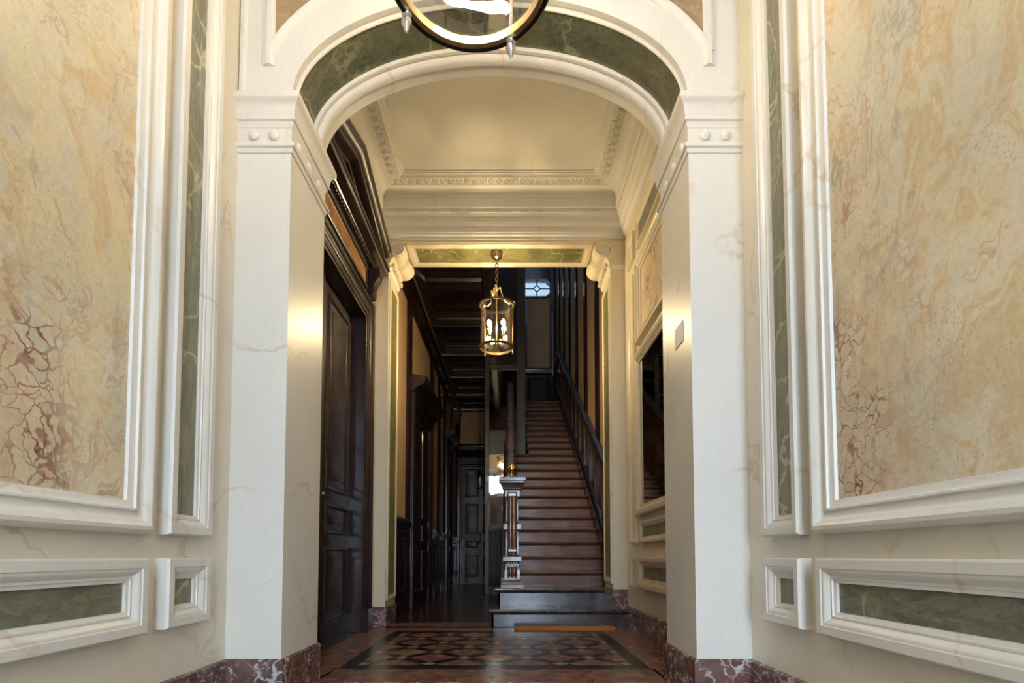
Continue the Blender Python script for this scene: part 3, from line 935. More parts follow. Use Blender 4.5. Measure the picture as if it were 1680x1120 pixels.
# ================================================================== STRUCTURE: second opening
wo = MB()
wo.box(BXL - .3, OXL, Y3, Y4, 0, 4.3).box(OXR, BXR + .3, Y3, Y4, 0, 4.3).box(OXL, OXR, Y3, Y4, OZ, 4.3)
wall_op = wo.build('wall_opening', 'stone_back')
tag(wall_op, 'cream stone wall of the square opening with scroll brackets', 'wall', kind='structure')
P_REV = [(0, 0), (0, .012), (.010, .016), (.030, .016), (.036, .010), (.050, .008), (.060, .003)]
RW = .30
framed(Wl(OXL), Y3 + .03, Y4 - .02, .24, 3.335, P_REV, 'green_gold', wall_op, fmat='stone_back')
framed(Wr(OXR), Y3 + .03, Y4 - .02, .40, 3.335, P_REV, 'green_gold', wall_op, fmat='stone_back')
framed(Wd(OZ), -1.00, .815, Y3 + .01, Y4 - .01, [(0, 0), (0, .014), (.012, .02), (.045, .02), (.055, .012), (.075, .010), (.085, .003)], 'green_gold', wall_op, fmat='stone_back')
MB().sweep([(BXL, Y3), (OXL, Y3), (OXL, Y4)], [(0, 3.405), (.010, 3.408), (.016, 3.418), (.020, 3.430), (.020, 3.442), (0, 3.446)], 1).build('impost', 'stone_trim', wall_op)
MB().sweep([(BXR, Y3), (OXR, Y3), (OXR, Y4)], [(0, 3.405), (.010, 3.408), (.016, 3.418), (.020, 3.430), (.020, 3.442), (0, 3.446)], -1).build('impost', 'stone_trim', wall_op)
MB().sweep([(BXL, Y3), (OXL, Y3), (OXL, Y4)], [(.0, 0), (.014, 0), (.014, .17), (.010, .180), (0, .186)], 1).build('base', 'red_marble', wall_op)
MB().sweep([(BXR, Y3), (OXR, Y3), (OXR, Y4)], [(.0, .166), (.014, .166), (.014, .332), (.010, .342), (0, .348)], -1).build('base', 'red_marble', wall_op)

def console(s, xj):
    """scroll bracket: ionic bolster lying along the reveal, volute on its front"""
    cx, cz, r = xj + s * .078, 3.595, .083
    sec = []
    for i in range(25):
        a = PI * .98 - i * (PI * 1.55) / 24
        sec.append((cx + s * r * math.cos(a), cz + r * math.sin(a)))
    # S-curve tail back to the jamb
    ex, ez = sec[-1]
    for i in range(1, 9):
        t = i / 8
        x = ex + (xj + s * .012 - ex) * (t ** .75)
        z = ez + (3.447 - ez) * (t ** 1.25)
        sec.append((x, z))
    sec.append((xj - s * .004, 3.447))
    sec.append((xj - s * .004, cz + .02))
    ys = [Y3 - .028, Y3 - .022, Y3 + .02, Y3 + .07, Y3 + .12, Y3 + .16, Y3 + .20, Y3 + .225, Y3 + .25, Y3 + .29, Y3 + .34, Y3 + .39, Y4 - .02, Y4]
    sc = [.95, 1.0, 1.02, 1.04, 1.0, .92, .84, .80, .84, .95, 1.06, 1.10, 1.04, .98]
    rows = []
    for y, k in zip(ys, sc):
        rows.append([(xj + (x - xj) * k, y, cz + .05 + (z - cz - .05) * (k if z > 3.48 else 1)) for x, z in sec])
    c = MB().grid(rows, close_u=True, caps=True).build('scroll_bracket', 'stone_back', wall_op)
    sp = []
    for i in range(46):
        a = PI * .9 - s * 0 + i * .30
        rr = .074 * (1 - i / 50)
        sp.append((cx - .000 + s * rr * -math.cos(a), Y3 - .030, cz + rr * math.sin(a)))
    MB().tube(sp, [.0085 - .0001 * i for i in range(46)], 8).build('volute', 'stone_trim', c)
    for k in (.205, .225, .245):
        ring = [(xj + (x - xj) * .86, Y3 + k, cz + .05 + (z - cz - .05) * (.86 if z > 3.48 else 1)) for x, z in sec[3:32]]
        MB().tube(ring, .007, 6).build('band', 'stone_back', c)
    for i in range(8):
        y = Y3 + .035 + i * .053
        MB().cbox(*sorted((xj + s * .0, xj + s * .052)), y - .015, y + .015, 3.440, 3.478, .003).build('dentil', 'stone_back', wall_op)
console(1, OXL)
console(-1, OXR)

# ================================================================== STRUCTURE: stair hall shell
ZS = 9.0
wcl = MB().box(-1.62, CXL, Y4, YB + .2, -.1, 4.5).build('wall_corridor_left', 'mahog')
tag(wcl, 'dark panelled corridor wall with ochre fabric panels', 'wall', kind='structure')
wsr = MB().box(BXR, 1.45, Y4 - .4, YB + .2, -.1, ZS).build('wall_stair_right', 'mahog')
tag(wsr, 'stair wall with tall ochre fabric strips between dark stiles', 'wall', kind='structure')
wsb = MB().box(-1.62, .30, YB, YB + .2, -.1, ZS).box(1.0, 1.45, YB, YB + .2, -.1, ZS).box(.30, 1.0, YB, YB + .2, -.1, 7.0).box(.30, 1.0, YB, YB + .2, 7.43, ZS)
wsb = wsb.build('wall_far', 'mahog')
tag(wsb, 'dark far wall with a fabric panel and a high leaded window', 'wall', kind='structure')
wsu = MB().box(-1.62, 1.45, Y4 - .2, Y4, 4.3, ZS).box(-.30, -.18, Y4, YB, 4.28, ZS).build('wall_stair_upper', 'mahog')
tag(wsu, 'dark upper wall of the stairwell', 'wall', kind='structure')
cst = MB().box(-1.62, 1.45, Y4 - .2, 6.6, ZS, ZS + .1).box(-1.62, 1.45, 10.6, YB + .2, ZS, ZS + .1).box(-1.62, -.05, 6.6, 10.6, ZS, ZS + .1).box(1.0, 1.45, 6.6, 10.6, ZS, ZS + .1).build('ceiling_stairwell', 'plaster')
tag(cst, 'high ceiling of the stairwell', 'ceiling', kind='structure')
sky1 = empty('window_added', (.475, 8.6, ZS), 'unseen glazed skylight added over the stairwell for its light', 'window', kind='structure')  # unseen skylight added to light the stairwell, after bluish highlights on the stiles
for k in range(4):
    MB().box(-.05, 1.0, 6.6 + k, 7.6 + k, ZS + .02, ZS + .03).build('pane', 'glass_sky', sky1)
    MB().box(-.05, 1.0, 6.58 + k, 6.62 + k, ZS, ZS + .06).build('glazing_bar', 'iron', sky1)
portal('added_skylight_portal', (.475, 8.6, ZS + .08), (0, 0, 0), 1.05, 4.0)
ccor = MB().box(-1.62, -.18, Y4, YB, 4.30, 4.42).build('ceiling_corridor', 'mahog_x')
tag(ccor, 'dark coffered wooden corridor ceiling with cross beams', 'ceiling', kind='structure')
BEAM = [(-.16, 4.30), (-.16, 4.285), (-.145, 4.275), (-.14, 4.255), (-.12, 4.245), (-.11, 4.225), (-.10, 4.21), (-.10, 4.15), (-.085, 4.14), (-.08, 4.115),
        (.08, 4.115), (.085, 4.14), (.10, 4.15), (.10, 4.21), (.11, 4.225), (.12, 4.245), (.14, 4.255), (.145, 4.275), (.16, 4.285), (.16, 4.30)]
for y in (5.68, 6.95, 8.10, 9.28, 10.45, 11.6, 12.76):
    MB().prism([(y + a, z) for a, z in BEAM], 'x', CXL, -.36).build('beam', 'mahog_x', ccor)
MB().prism([(-.28 + a * .6, z - .01) for a, z in BEAM], 'y', Y4, YB).build('edge_beam', 'mahog_y', ccor)
MB().sweep([(Y4, 0), (YB, 0)], [(0, 3.76), (.015, 3.77), (.02, 3.82), (.045, 3.84), (.05, 4.02), (.08, 4.06), (.10, 4.12), (.15, 4.2), (.17, 4.3)], -1,
           put=lambda a, b, z: (CXL + abs(b), a, z)).build('cornice', 'mahog_y', wcl)

# left corridor wall panels
Wc = Wl(CXL)
for y0, y1, z0, z1 in ((5.52, 6.44, 1.09, 3.76), (6.72, 8.36, 2.98, 3.76), (8.70, 9.26, 1.09, 3.76), (9.56, 10.14, 1.09, 3.76), (10.4, 11.28, 3.16, 3.76), (11.6, 12.55, 1.09, 3.76)):
    MB().wbox(Wc, y0, y1, z0, z1, -.01, .006).build('fabric_panel', 'fabric', wcl)
for y0, y1 in ((6.44, 6.72), (8.36, 8.70), (9.26, 9.56), (10.14, 10.40), (11.28, 11.60), (12.55, 12.94)):
    MB().prism([(y0, CXL)] and [(CXL, y0), (CXL + .02, y0 + .02), (CXL + .035, y0 + .045), (CXL + .035, y1 - .045), (CXL + .02, y1 - .02), (CXL, y1)], 'z', 0, 3.76).build('stile', 'mahog', wcl)
P_WD = [(0, 0), (.008, .012), (.022, .016), (.03, .004), (.05, .004), (.075, .012), (.09, .012)]
for y0, y1 in ((5.52, 6.44), (8.70, 9.26), (9.56, 10.14), (11.6, 12.55)):
    MB().wbox(Wc, y0, y1, 0, 1.09, -.01, .03).build('dado', 'mahog', wcl)
    f = MB().frame(Wl(CXL + .03), y0 + .1, y1 - .1, .24, .86, P_WD).build('dado_panel', 'mahog', wcl)
    MB().wbox(Wl(CXL + .03), y0 + .18, y1 - .18, .32, .78, 0, .013).build('field', 'mahog', f)
    MB().sweep([(y0, 0), (y1, 0)], [(.03, .93), (.05, .95), (.055, .98), (.075, 1.0), (.09, 1.03), (.09, 1.06), (.06, 1.075), (.03, 1.10)], -1, put=lambda a, b, z: (CXL + abs(b), a, z)).build('dado_rail', 'mahog_y', wcl)
    MB().wbox(Wc, y0, y1, 0, .16, .03, .05).build('skirting', 'mahog', wcl)
pp = MB().tube([(CXL + .12, Y4 + .05, 3.95), (CXL + .12, 8, 3.97), (CXL + .12, 12.7, 3.99)], .013, 8).build('pipe', 'pipe', wcl)

# doors along the corridor
def panel_set(W, u0, u1, rows, base_d, parent, mat):
    for z0, z1 in rows:
        f = MB().frame(W, u0, u1, z0, z1, [(0, base_d), (.004, base_d + .014), (.016, base_d + .018), (.026, base_d + .012), (.034, base_d + .002), (.040, base_d - .004), (.075, base_d + .006), (.085, base_d + .008)]).build('door_panel', mat, parent)
        MB().wbox(W, u0 + .082, u1 - .082, z0 + .082, z1 - .082, base_d - .01, base_d + .008).build('field', mat, f)

def side_door(name, label, y0, y1, ztop, hood):
    root = empty(name, (CXL, (y0 + y1) / 2, 0), label, 'door', kind='structure')
    MB().wbox(Wc, y0 + .16, y1 - .16, 0.01, ztop - .16, -.02, .012).build('door_leaf', 'mahog', root)
    mid = (y0 + y1) / 2
    panel_set(Wc, y0 + .24, mid - .04, ((.18, .74), (.86, 1.08), (1.18, ztop - .3)), .012, root, 'mahog')
    panel_set(Wc, mid + .04, y1 - .24, ((.18, .74), (.86, 1.08), (1.18, ztop - .3)), .012, root, 'mahog')
    prof = [(0, 0), (0, .05), (.02, .065), (.05, .065), (.06, .05), (.11, .045), (.12, .055), (.14, .05), (.16, .02), (.16, 0)]
    rows = []
    for t, d in prof:
        rows.append([Wc(y0 + t, 0, d), Wc(y0 + t, ztop - t, d), Wc(y1 - t, ztop - t, d), Wc(y1 - t, 0, d)])
    MB().grid(rows).build('architrave', 'mahog', root)
    MB().sweep([(y0 - .05, 0), (y1 + .05, 0)], [(0, ztop), (.06, ztop), (.07, ztop + .03), (.10, ztop + .06), (.15, ztop + .08), (.20, ztop + .12), (.20, ztop + .17), (.22, ztop + .19), (.02, ztop + .22), (0, ztop + .22)], -1,
               put=lambda a, b, z: (CXL + abs(b), a, z)).build('hood', 'mahog_y', root)
    return root
side_door('door_2', 'dark panelled double door with a projecting hood in the corridor', 6.72, 8.40, 2.72, True)
side_door('door_3', 'narrow dark hooded door near the far end of the corridor', 10.38, 11.30, 2.92, True)

# far wall: door, ledge and fabric
Wfar = Wf(YB)
MB().wbox(Wfar, -1.19, -.40, 3.36, 4.12, -.01, .012).build('fabric_panel', 'fabric', wsb)
MB().frame(Wfar, -1.25, -.34, 3.28, 4.2, [(0, 0), (0, .03), (.03, .04), (.055, .03), (.075, .01)]).build('panel_moulding', 'mahog', wsb)
MB().sweep([(CXL, YB), (-.18, YB)], [(0, 3.02), (.03, 3.03), (.05, 3.08), (.10, 3.12), (.14, 3.18), (.14, 3.23), (.0, 3.26)], 1).build('ledge', 'mahog_x', wsb)
d4 = empty('door_4', (-.69, YB, 0), 'dark blue-black panelled door with a brass pull at the corridor end', 'door', kind='structure')
MB().wbox(Wfar, -1.13, -.25, .012, 2.80, 0, .05).build('door_leaf', 'mahog', d4)
panel_set(Wf(YB), -1.05, -.74, ((.16, .68), (.84, 1.02), (1.18, 1.90), (2.06, 2.74)), .05, d4, 'mahog')
panel_set(Wf(YB), -.62, -.31, ((.16, .68), (.84, 1.02), (1.18, 1.90), (2.06, 2.74)), .05, d4, 'mahog')
rows = []
for t, d in [(0, 0), (0, .06), (.02, .08), (.06, .08), (.08, .06), (.11, .06), (.12, .03), (.12, 0)]:
    rows.append([Wfar(-1.25 + t, 0, d), Wfar(-1.25 + t, 2.92 - t, d), Wfar(-.13 - t, 2.92 - t, d), Wfar(-.13 - t, 0, d)])
MB().grid(rows).build('architrave', 'mahog', d4)
hd = MB().tube([(-.69, YB - .055, .98), (-.69, YB - .10, 1.0), (-.69, YB - .10, 1.20), (-.69, YB - .055, 1.22)], .011, 8).build('handle', 'brass', d4)
MB().lathe([(.001, -.13), (.03, -.12), (.038, -.10), (.03, -.08), (.012, -.07), (.012, -.05)], -.75, YB, .98, 14, 'y').build('knob', 'brass', d4)

# stairwell: right wall stiles and fabric
SR, ST, SY = .1657, .27, 5.2323           # riser, tread, first nosing
def stair_z(y):
    return SR * (1 + (y - SY) / ST)
Wsr = Wr(BXR)
LAND = SR * 24
st_y = [(5.50, 5.72), (6.50, 6.76), (7.50, 7.77), (8.50, 8.78), (9.50, 9.78), (10.48, 10.78), (11.46, 11.8), (12.5, 12.94)]
for i, (y0, y1) in enumerate(st_y):
    zb = min(stair_z(y0), LAND) + .9
    MB().prism([(BXR, y0), (BXR - .012, y0 + .02), (BXR - .03, y0 + .045), (BXR - .03, y1 - .045), (BXR - .012, y1 - .02), (BXR, y1)], 'z', zb, ZS).build('stile', 'mahog', wsr)
    if i < len(st_y) - 1:
        yn = st_y[i + 1][0]
        z0, z1 = min(stair_z(y1), LAND) + .95, min(stair_z(yn), LAND) + .95
        m = MB()
        m.prism([(y1, z0), (yn, z1), (yn, ZS), (y1, ZS)], 'x', BXR - .006, BXR + .01)
        m.build('fabric_strip', 'fabric', wsr)
# sloping dado of the stair wall
YT = SY + 23 * ST
def slope_poly(y0, y1, o0, o1):
    return [(y0, stair_z(y0) + o0), (y1, stair_z(y1) + o0), (y1, stair_z(y1) + o1), (y0, stair_z(y0) + o1)]
MB().prism([(Y4, .1), (YT, LAND - .3), (YB, LAND - .3), (YB, LAND + 1.05), (YT, LAND + 1.05), (Y4, stair_z(Y4) + 1.05)], 'x', BXR - .03, BXR).build('sloping_dado', 'mahog', wsr)
pth = [(Y4, stair_z(Y4) + 1.05), (YT, LAND + 1.05), (YB - .05, LAND + 1.05)]
RAIL = [(.03, -.06), (.045, -.05), (.055, -.03), (.085, -.02), (.095, .0), (.095, .02), (.08, .035), (.06, .045), (.0, .05)]
rows = [[(BXR - o, y, z + dz) for o, dz in RAIL] for y, z in pth]
MB().grid(rows, caps=True).build('dado_rail', 'mahog_y', wsr)
rows = [[(BXR - o, y, z - .78 + dz * 1.4) for o, dz in RAIL] for y, z in pth]
MB().grid(rows, caps=True).build('stair_string', 'mahog_y', wsr)
for k in range(12):
    y = 5.62 + k * .49
    if y > YT:
        break
    z0 = stair_z(y) + .28
    MB().cbox(BXR - .055, BXR - .028, y, y + .075, z0, z0 + .72, .006).build('dado_stile', 'newel', wsr)
# far wall of the stairwell
MB().wbox(Wfar, .44, .985, LAND + 1.24, 6.98, -.01, .012).build('fabric_panel', 'fabric', wsb)
MB().sweep([(.30, YB), (BXR, YB)], [(0, LAND + 1.08), (.04, LAND + 1.1), (.06, LAND + 1.16), (.05, LAND + 1.2), (0, LAND + 1.23)], 1).build('ledge', 'mahog_x', wsb)
MB().frame(Wfar, .40, 1.02, LAND + .1, LAND + 1.05, [(0, 0), (0, .02), (.06, .03), (.08, .01), (.1, .02)]).build('panel_moulding', 'mahog', wsb)
# leaded window
win = empty('window_1', (.67, YB, 7.0), 'small octagonal leaded window with pale blue glass high above the stairs', 'window', kind='structure')
wx0, wx1, wz0, wz1 = .365, .985, 6.985, 7.41
cxw, czw = (wx0 + wx1) / 2, (wz0 + wz1) / 2
cc = .085
octo = [(wx0, wz0 + .0), (wx1 - cc, wz0), (wx1, wz0 + cc), (wx1, wz1 - cc), (wx1 - cc, wz1), (wx0, wz1)]
fr = MB()
inn = [(x, z) for x, z in octo]
outr = [(cxw + (x - cxw) * 1.16, czw + (z - czw) * 1.2) for x, z in octo]
fr.grid([[(x, YB + .04, z) for x, z in inn], [(x, YB - .04, z) for x, z in inn], [(x, YB - .04, z) for x, z in outr], [(x, YB + .01, z) for x, z in outr]], close_u=True)
fr.build('window_frame', 'mahog', win)
dm = .085
dia = [(cxw - dm, czw), (cxw, czw - dm * .95), (cxw + dm, czw), (cxw, czw + dm * .95)]
def pane(poly):
    MB().prism(poly, 'y', YB + .02, YB + .026).build('pane', 'glass_blue', win)
pane(dia)
pane([(wx0, wz0), (cxw, wz0), dia[1], dia[0], (wx0, czw)])
pane([(cxw, wz0), (wx1 - cc, wz0), (wx1, wz0 + cc), (wx1, czw), dia[2], dia[1]])
pane([(wx1, czw), (wx1, wz1 - cc), (wx1 - cc, wz1), (cxw, wz1), dia[3], dia[2]])
pane([(cxw, wz1), (wx0, wz1), (wx0, czw), dia[0], dia[3]])
for a, b in ((dia[0], (wx0, czw)), (dia[1], (cxw, wz0)), (dia[2], (wx1, czw)), (dia[3], (cxw, wz1)), (dia[0], dia[1]), (dia[1], dia[2]), (dia[2], dia[3]), (dia[3], dia[0])):
    MB().tube([(a[0], YB + .015, a[1]), (b[0], YB + .015, b[1])], .013, 6).build('lead_came', 'lead', win)
for sg_ in (-1, 1):
    zc_, ze_ = (wz1 - cc, 7.46) if sg_ > 0 else (wz0 + cc, 6.95)
    zt_ = wz1 if sg_ > 0 else wz0
    MB().prism([(wx1 - cc, zt_), (wx1, zc_), (1.03, zc_), (1.03, ze_), (wx1 - cc, ze_)], 'y', YB + .001, YB + .19).build('corner_block', 'mahog', win)
portal('window_daylight_portal', (cxw, YB + .15, czw), (-PI / 2, 0, 0), .62, .43)
# slim stair rod hanging on the wall and its bracket box (cable duct)
duct = MB().cbox(.86, .965, 11.17, 11.24, 5.80, 6.42, .012).cbox(.885, .915, 11.19, 11.22, 6.40, ZS, .004).build('duct_box', 'grey_wood', wsr)
MB().cbox(.895, .925, 11.19, 11.22, 4.42, 5.80, .005).build('conduit', 'duct_grey', duct)

# ================================================================== pedimented door of the bay
door1 = empty('door_1', (BXL, 3.97, 0), 'tall dark mahogany double door under a broken-shadowed pediment', 'door', kind='structure')
door1['label'] = 'tall dark mahogany double door with architrave and triangular pediment'
XD = -1.41
Wd1 = Wl(XD)
for y0, y1 in ((DY0, 3.97), (3.97, DY1)):
    lf_ = MB().wbox(Wd1, y0 + .002, y1 - .002, -.02, DZ, -.045, 0).build('door_leaf', 'mahog', door1)
    a, b = (y0 + .075, y1 - .14) if y0 < 3.5 else (y0 + .14, y1 - .075)
    for z0, z1 in ((.15, .735), (.83, 1.07), (1.17, 2.70)):
        f = MB().frame(Wd1, a, b, z0, z1, [(0, 0), (.004, .014), (.012, .020), (.022, .018), (.030, .008), (.036, .002), (.045, -.006), (.075, -.004), (.10, .004), (.105, .010), (.115, .010)]).build('door_panel', 'mahog', lf_)
        MB().wbox(Wd1, a + .11, b - .11, z0 + .11, z1 - .11, -.02, .0095).build('door_field', 'mahog', lf_) if (z1 - z0) > .3 else MB().wbox(Wd1, a + .10, b - .10, z0 + .10, z1 - .10, -.02, .0095).build('door_field', 'mahog', lf_)
MB().prism([(XD, 3.94), (XD + .02, 3.945), (XD + .03, 3.97), (XD + .02, 3.995), (XD, 4.0)], 'z', .012, DZ).build('astragal', 'mahog', door1)
MB().ball((XD + .035, 3.975, 1.12), .012, 12, 8).build('keyhole_knob', 'candle', door1)
# jamb lining and soffit
MB().box(XD, BXL + .002, DY1 - .012, DY1, 0, DZ).box(XD, BXL + .002, DY0, DY0 + .012, 0, DZ).box(XD, BXL + .002, DY0, DY1, DZ - .012, DZ).build('jamb_lining', 'mahog', door1)
ARC = [(-.012, 0), (-.012, .018), (.004, .022), (.010, .030), (.050, .032), (.056, .040), (.066, .044), (.074, .040), (.080, .034), (.120, .036), (.126, .048), (.136, .056), (.150, .058), (.158, .050), (.162, .030), (.162, 0)]
rows = []
for t, d in ARC:
    rows.append([Wl(BXL)(DY0 - t, .19, d), Wl(BXL)(DY0 - t, DZ + t, d), Wl(BXL)(DY1 + t, DZ + t, d), Wl(BXL)(DY1 + t, .19, d)])
MB().grid(rows).build('architrave', 'mahog', door1)
for y0, y1 in ((DY0 - .172, DY0 + .012), (DY1 - .012, DY1 + .172)):
    MB().cbox(BXL, BXL + .066, y0, y1, 0, .192, .005).build('plinth_block', 'mahog', door1)
ZA = DZ + .162
dc = 3.97
HWD = .865
# frieze with burl panel
MB().wbox(Wl(BXL), dc - HWD + .03, dc + HWD - .03, ZA, 3.20, 0, .045).build('frieze', 'mahog_y', door1)
f = MB().frame(Wl(BXL + .045), dc - .66, dc + .62, ZA + .015, 3.17, [(0, 0), (0, .016), (.008, .022), (.020, .020), (.026, .010), (.03, .008)]).build('frieze_moulding', 'mahog_y', door1)
MB().wbox(Wl(BXL + .045), dc - .64, dc + .60, ZA + .035, 3.15, 0, .009).build('burl_panel', 'burl', f)
# scroll consoles at the frieze ends
for yc in (dc - .76, dc + .745):
    prof = [(BXL + .04, 3.20), (BXL + .15, 3.20), (BXL + .155, 3.16), (BXL + .14, 3.11), (BXL + .11, 3.07), (BXL + .095, 3.03), (BXL + .10, 2.99), (BXL + .09, 2.955), (BXL + .06, 2.94), (BXL + .04, 2.945)]
    MB().prism([(x, z) for x, z in prof], 'y', yc - .055, yc + .055).build('console', 'mahog', door1)
# dentils and horizontal cornice
dn = MB().cbox(-.0, .030, -.014, .014, -.022, .022, .004).build('dentil', 'mahog', door1)
base_w = Vector(world_loc(door1))
first = True
nd = 40
for i in range(nd):
    y = dc - HWD + .06 + (2 * HWD - .12) * (i + .5) / nd
    mt = Matrix.Translation(Vector((BXL + .06, y, 3.235)) - base_w)
    if first:
        dn.data.transform(Matrix.Translation(base_w))
        dn.matrix_local = mt
        first = False
    else:
        inst(dn, door1, 'dentil', mt)
HC = [(0, 3.19), (.05, 3.19), (.055, 3.205), (.065, 3.21), (.065, 3.262), (.075, 3.268), (.085, 3.28), (.13, 3.286), (.15, 3.292), (.15, 3.335), (.16, 3.34), (.165, 3.352), (0, 3.356)]
MB().sweep([(BXL, dc - HWD), (BXL + .001, dc - HWD), (BXL + .001, dc + HWD), (BXL, dc + HWD)], HC, 1).build('cornice', 'mahog_y', door1)
# raking cornice
RK = [(0, -.02), (.075, -.02), (.08, -.005), (.10, .0), (.14, .006), (.15, .012), (.15, .055), (.165, .062), (.185, .075), (.20, .095), (.205, .118), (0, .122)]
ye = dc + HWD + .06
yz, az = 3.36, 3.655
rows = []
for y, z, k in ((dc - HWD - .06, yz, 1), (dc, az, 1), (ye, yz, 1)):
    rows.append([(BXL + o, y, z + h) for o, h in RK])
MB().grid(rows, caps=True).build('raking_cornice', 'mahog_y', door1)
MB().prism([(dc - HWD, 3.35), (dc + HWD, 3.35), (dc, az)], 'x', BXL, BXL + .05).build('tympanum', 'mahog', door1)

# ================================================================== staircase
stairs = empty('staircase', (.45, 5.2, 0), 'long straight wooden staircase rising beside the lift enclosure', 'staircase')
NO = .028
def step(n):
    if n == 1:
        x0, x1, y, z = -.185, 1.106, 5.018, SR
        yb = SY + ST + .03
    elif n == 2:
        x0, x1, y, z = -.145, 1.045, SY + ST - .01, 2 * SR
        yb = y + ST + .05
    else:
        y, z = SY + (n - 1) * ST, n * SR
        x0 = -.06 if y + ST < 9.2 else .30
        x1 = BXR - .032
        yb = y + ST + .03
    tm, rm = ('step_sheen', 'step_sheen') if n <= 2 else ('tread', 'riser')
    # tread with rounded nosing
    pr = [(y + .012, z - .036), (y + .002, z - .028), (y - .002, z - .018), (y + .002, z - .006), (y + .010, z), (yb, z), (yb, z - .036)]
    t = MB().prism(pr, 'x', x0, x1).build('tread', tm, stairs)
    if n == 1:
        xr0, xr1 = x0 + .02, x1
    elif n == 2:
        xr0, xr1 = x0 + .03, x1 - .01
    else:
        xr0, xr1 = x0 + .0, x1
    MB().box(xr0, xr1, y + NO, y + NO + .02, z - SR, z - .034).box(xr0, xr0 + .02, y + NO, yb, z - SR, z - .034).build('riser', rm, stairs)
    MB().prism([(y + NO - .010, z - .036), (y + NO, z - .036), (y + NO, z - .05)], 'x', xr0, xr1).build('cove', tm, stairs)
for n in range(1, 24):
    step(n)
MB().cbox(.30, BXR - .032, YT - .002, YB, LAND - .05, LAND, .01).build('landing', 'tread', stairs)
MB().box(.30, BXR - .032, YT + NO, YT + NO + .02, LAND - SR, LAND - .04).build('riser', 'riser', stairs)
MB().prism([(5.62, .2), (9.2, stair_z(9.2) - .22), (9.2, stair_z(9.2) + .03), (5.62, stair_z(5.62) + .03)], 'x', -.085, -.05).build('outer_string', 'mahog_y', stairs)

# newel post
NX, NY = .030, 5.655
nw = MB().sqlathe([(.118, .331), (.118, .365), (.110, .372), (.104, .395), (.088, .405), (.082, .42), (.080, .50), (.070, .545), (.066, .555), (.066, .575), (.074, .585), (.086, .600), (.094, .606), (.094, .650),
                   (.084, .655), (.070, .668), (.064, .690), (.064, .90), (.066, .912), (.078, .925), (.090, .932), (.090, .985), (.078, .992), (.066, 1.008), (.062, 1.03), (.060, 1.16), (.062, 1.23), (.070, 1.262),
                   (.078, 1.275), (.078, 1.335), (.086, 1.345), (.096, 1.352), (.098, 1.365), (.106, 1.378), (.112, 1.40), (.124, 1.412), (.126, 1.43), (.138, 1.438), (.138, 1.462), (.130, 1.470)], NX, NY).build('newel_post', 'newel', stairs)
def scroll(z0, z1, w, out, name):
    pr = []
    for i in range(25):
        t = i / 24
        z = z0 + (z1 - z0) * t
        b = out * (.35 + .65 * (math.sin(PI * (t ** .8)) ** 2 * .4 + t * .9))
        pr.append((z, b))
    rows = []
    for z, b in pr:
        row = [(NX - w, NY - .055, z)]
        for k in range(3):
            x0 = NX - w + k * w * 2 / 3
            for q in (0.06, .2, .5, .8, .94):
                row.append((x0 + q * w * 2 / 3, NY - .06 - b * (1 if .1 < q < .9 else .80) - (.006 if q == .5 else 0), z))
        row.append((NX + w, NY - .055, z))
        rows.append(row)
    MB().grid(rows, caps=True).build(name, 'newel_scroll', nw)
scroll(.668, 1.262, .052, .038, 'reeded_scroll')
scroll(.425, .545, .052, .045, 'lower_scroll')
MB().cbox(NX - .05, NX + .05, NY - .115, NY - .05, 1.262, 1.318, .012).build('scroll_block', 'newel_red', nw)
for k in range(4):
    MB().cbox(NX - .045 + k * .026, NX - .033 + k * .026, NY - .085, NY - .06, .560, .598, .004).build('dentil', 'newel_red', nw)
MB().cbox(NX - .048, NX + .048, NY - .098, NY - .06, .695, .735, .010).build('scroll_foot', 'newel_red', nw)
fin = MB().lathe([(.040, 1.470), (.040, 1.480), (.028, 1.486), (.016, 1.50), (.014, 1.52), (.020, 1.53)] + [(.050 * math.sin(a), 1.575 - .050 * math.cos(a)) for a in [.5 + i * .22 for i in range(12)]] + [(.001, 1.6255)], NX - .005, NY, 0, 24)
fin.build('brass_finial', 'brass', stairs)
# handrail, seen from below, and balusters
hy0, hy1 = NY + .03, 9.17
def rail_z(y):
    return 1.46 + SR / ST * (y - hy0)
HR = [(-.060, .0), (-.052, -.028), (-.030, -.040), (.030, -.040), (.052, -.028), (.060, .0), (.054, .025), (.030, .045), (-.030, .045), (-.054, .025)]
rows = []
for y in (hy0, hy0 + .10, hy1 - .1, hy1):
    rows.append([(NX - .015 + x, y, rail_z(y) + z) for x, z in HR])
MB().grid(rows, close_u=True, caps=True).build('handrail', 'rail_red', stairs)
BAL = [(.022, 0), (.022, .10), (.014, .12), (.020, .14), (.013, .16), (.017, .22), (.024, .32), (.020, .42), (.013, .52), (.011, .60), (.018, .63), (.012, .65), (.020, .68), (.020, 1.0)]
b0 = None
for n in range(3, 16):
    for q in (.06, .19):
        y = SY + (n - 1) * ST + q
        if y < NY + .16:
            continue
        zt = n * SR
        hgt = rail_z(y) - .035 - zt
        m = MB().lathe([(r, h if i < len(BAL) - 1 else hgt) for i, (r, h) in enumerate(BAL)], NX - .02, y, zt, 10)
        m.build('baluster', 'newel', stairs)

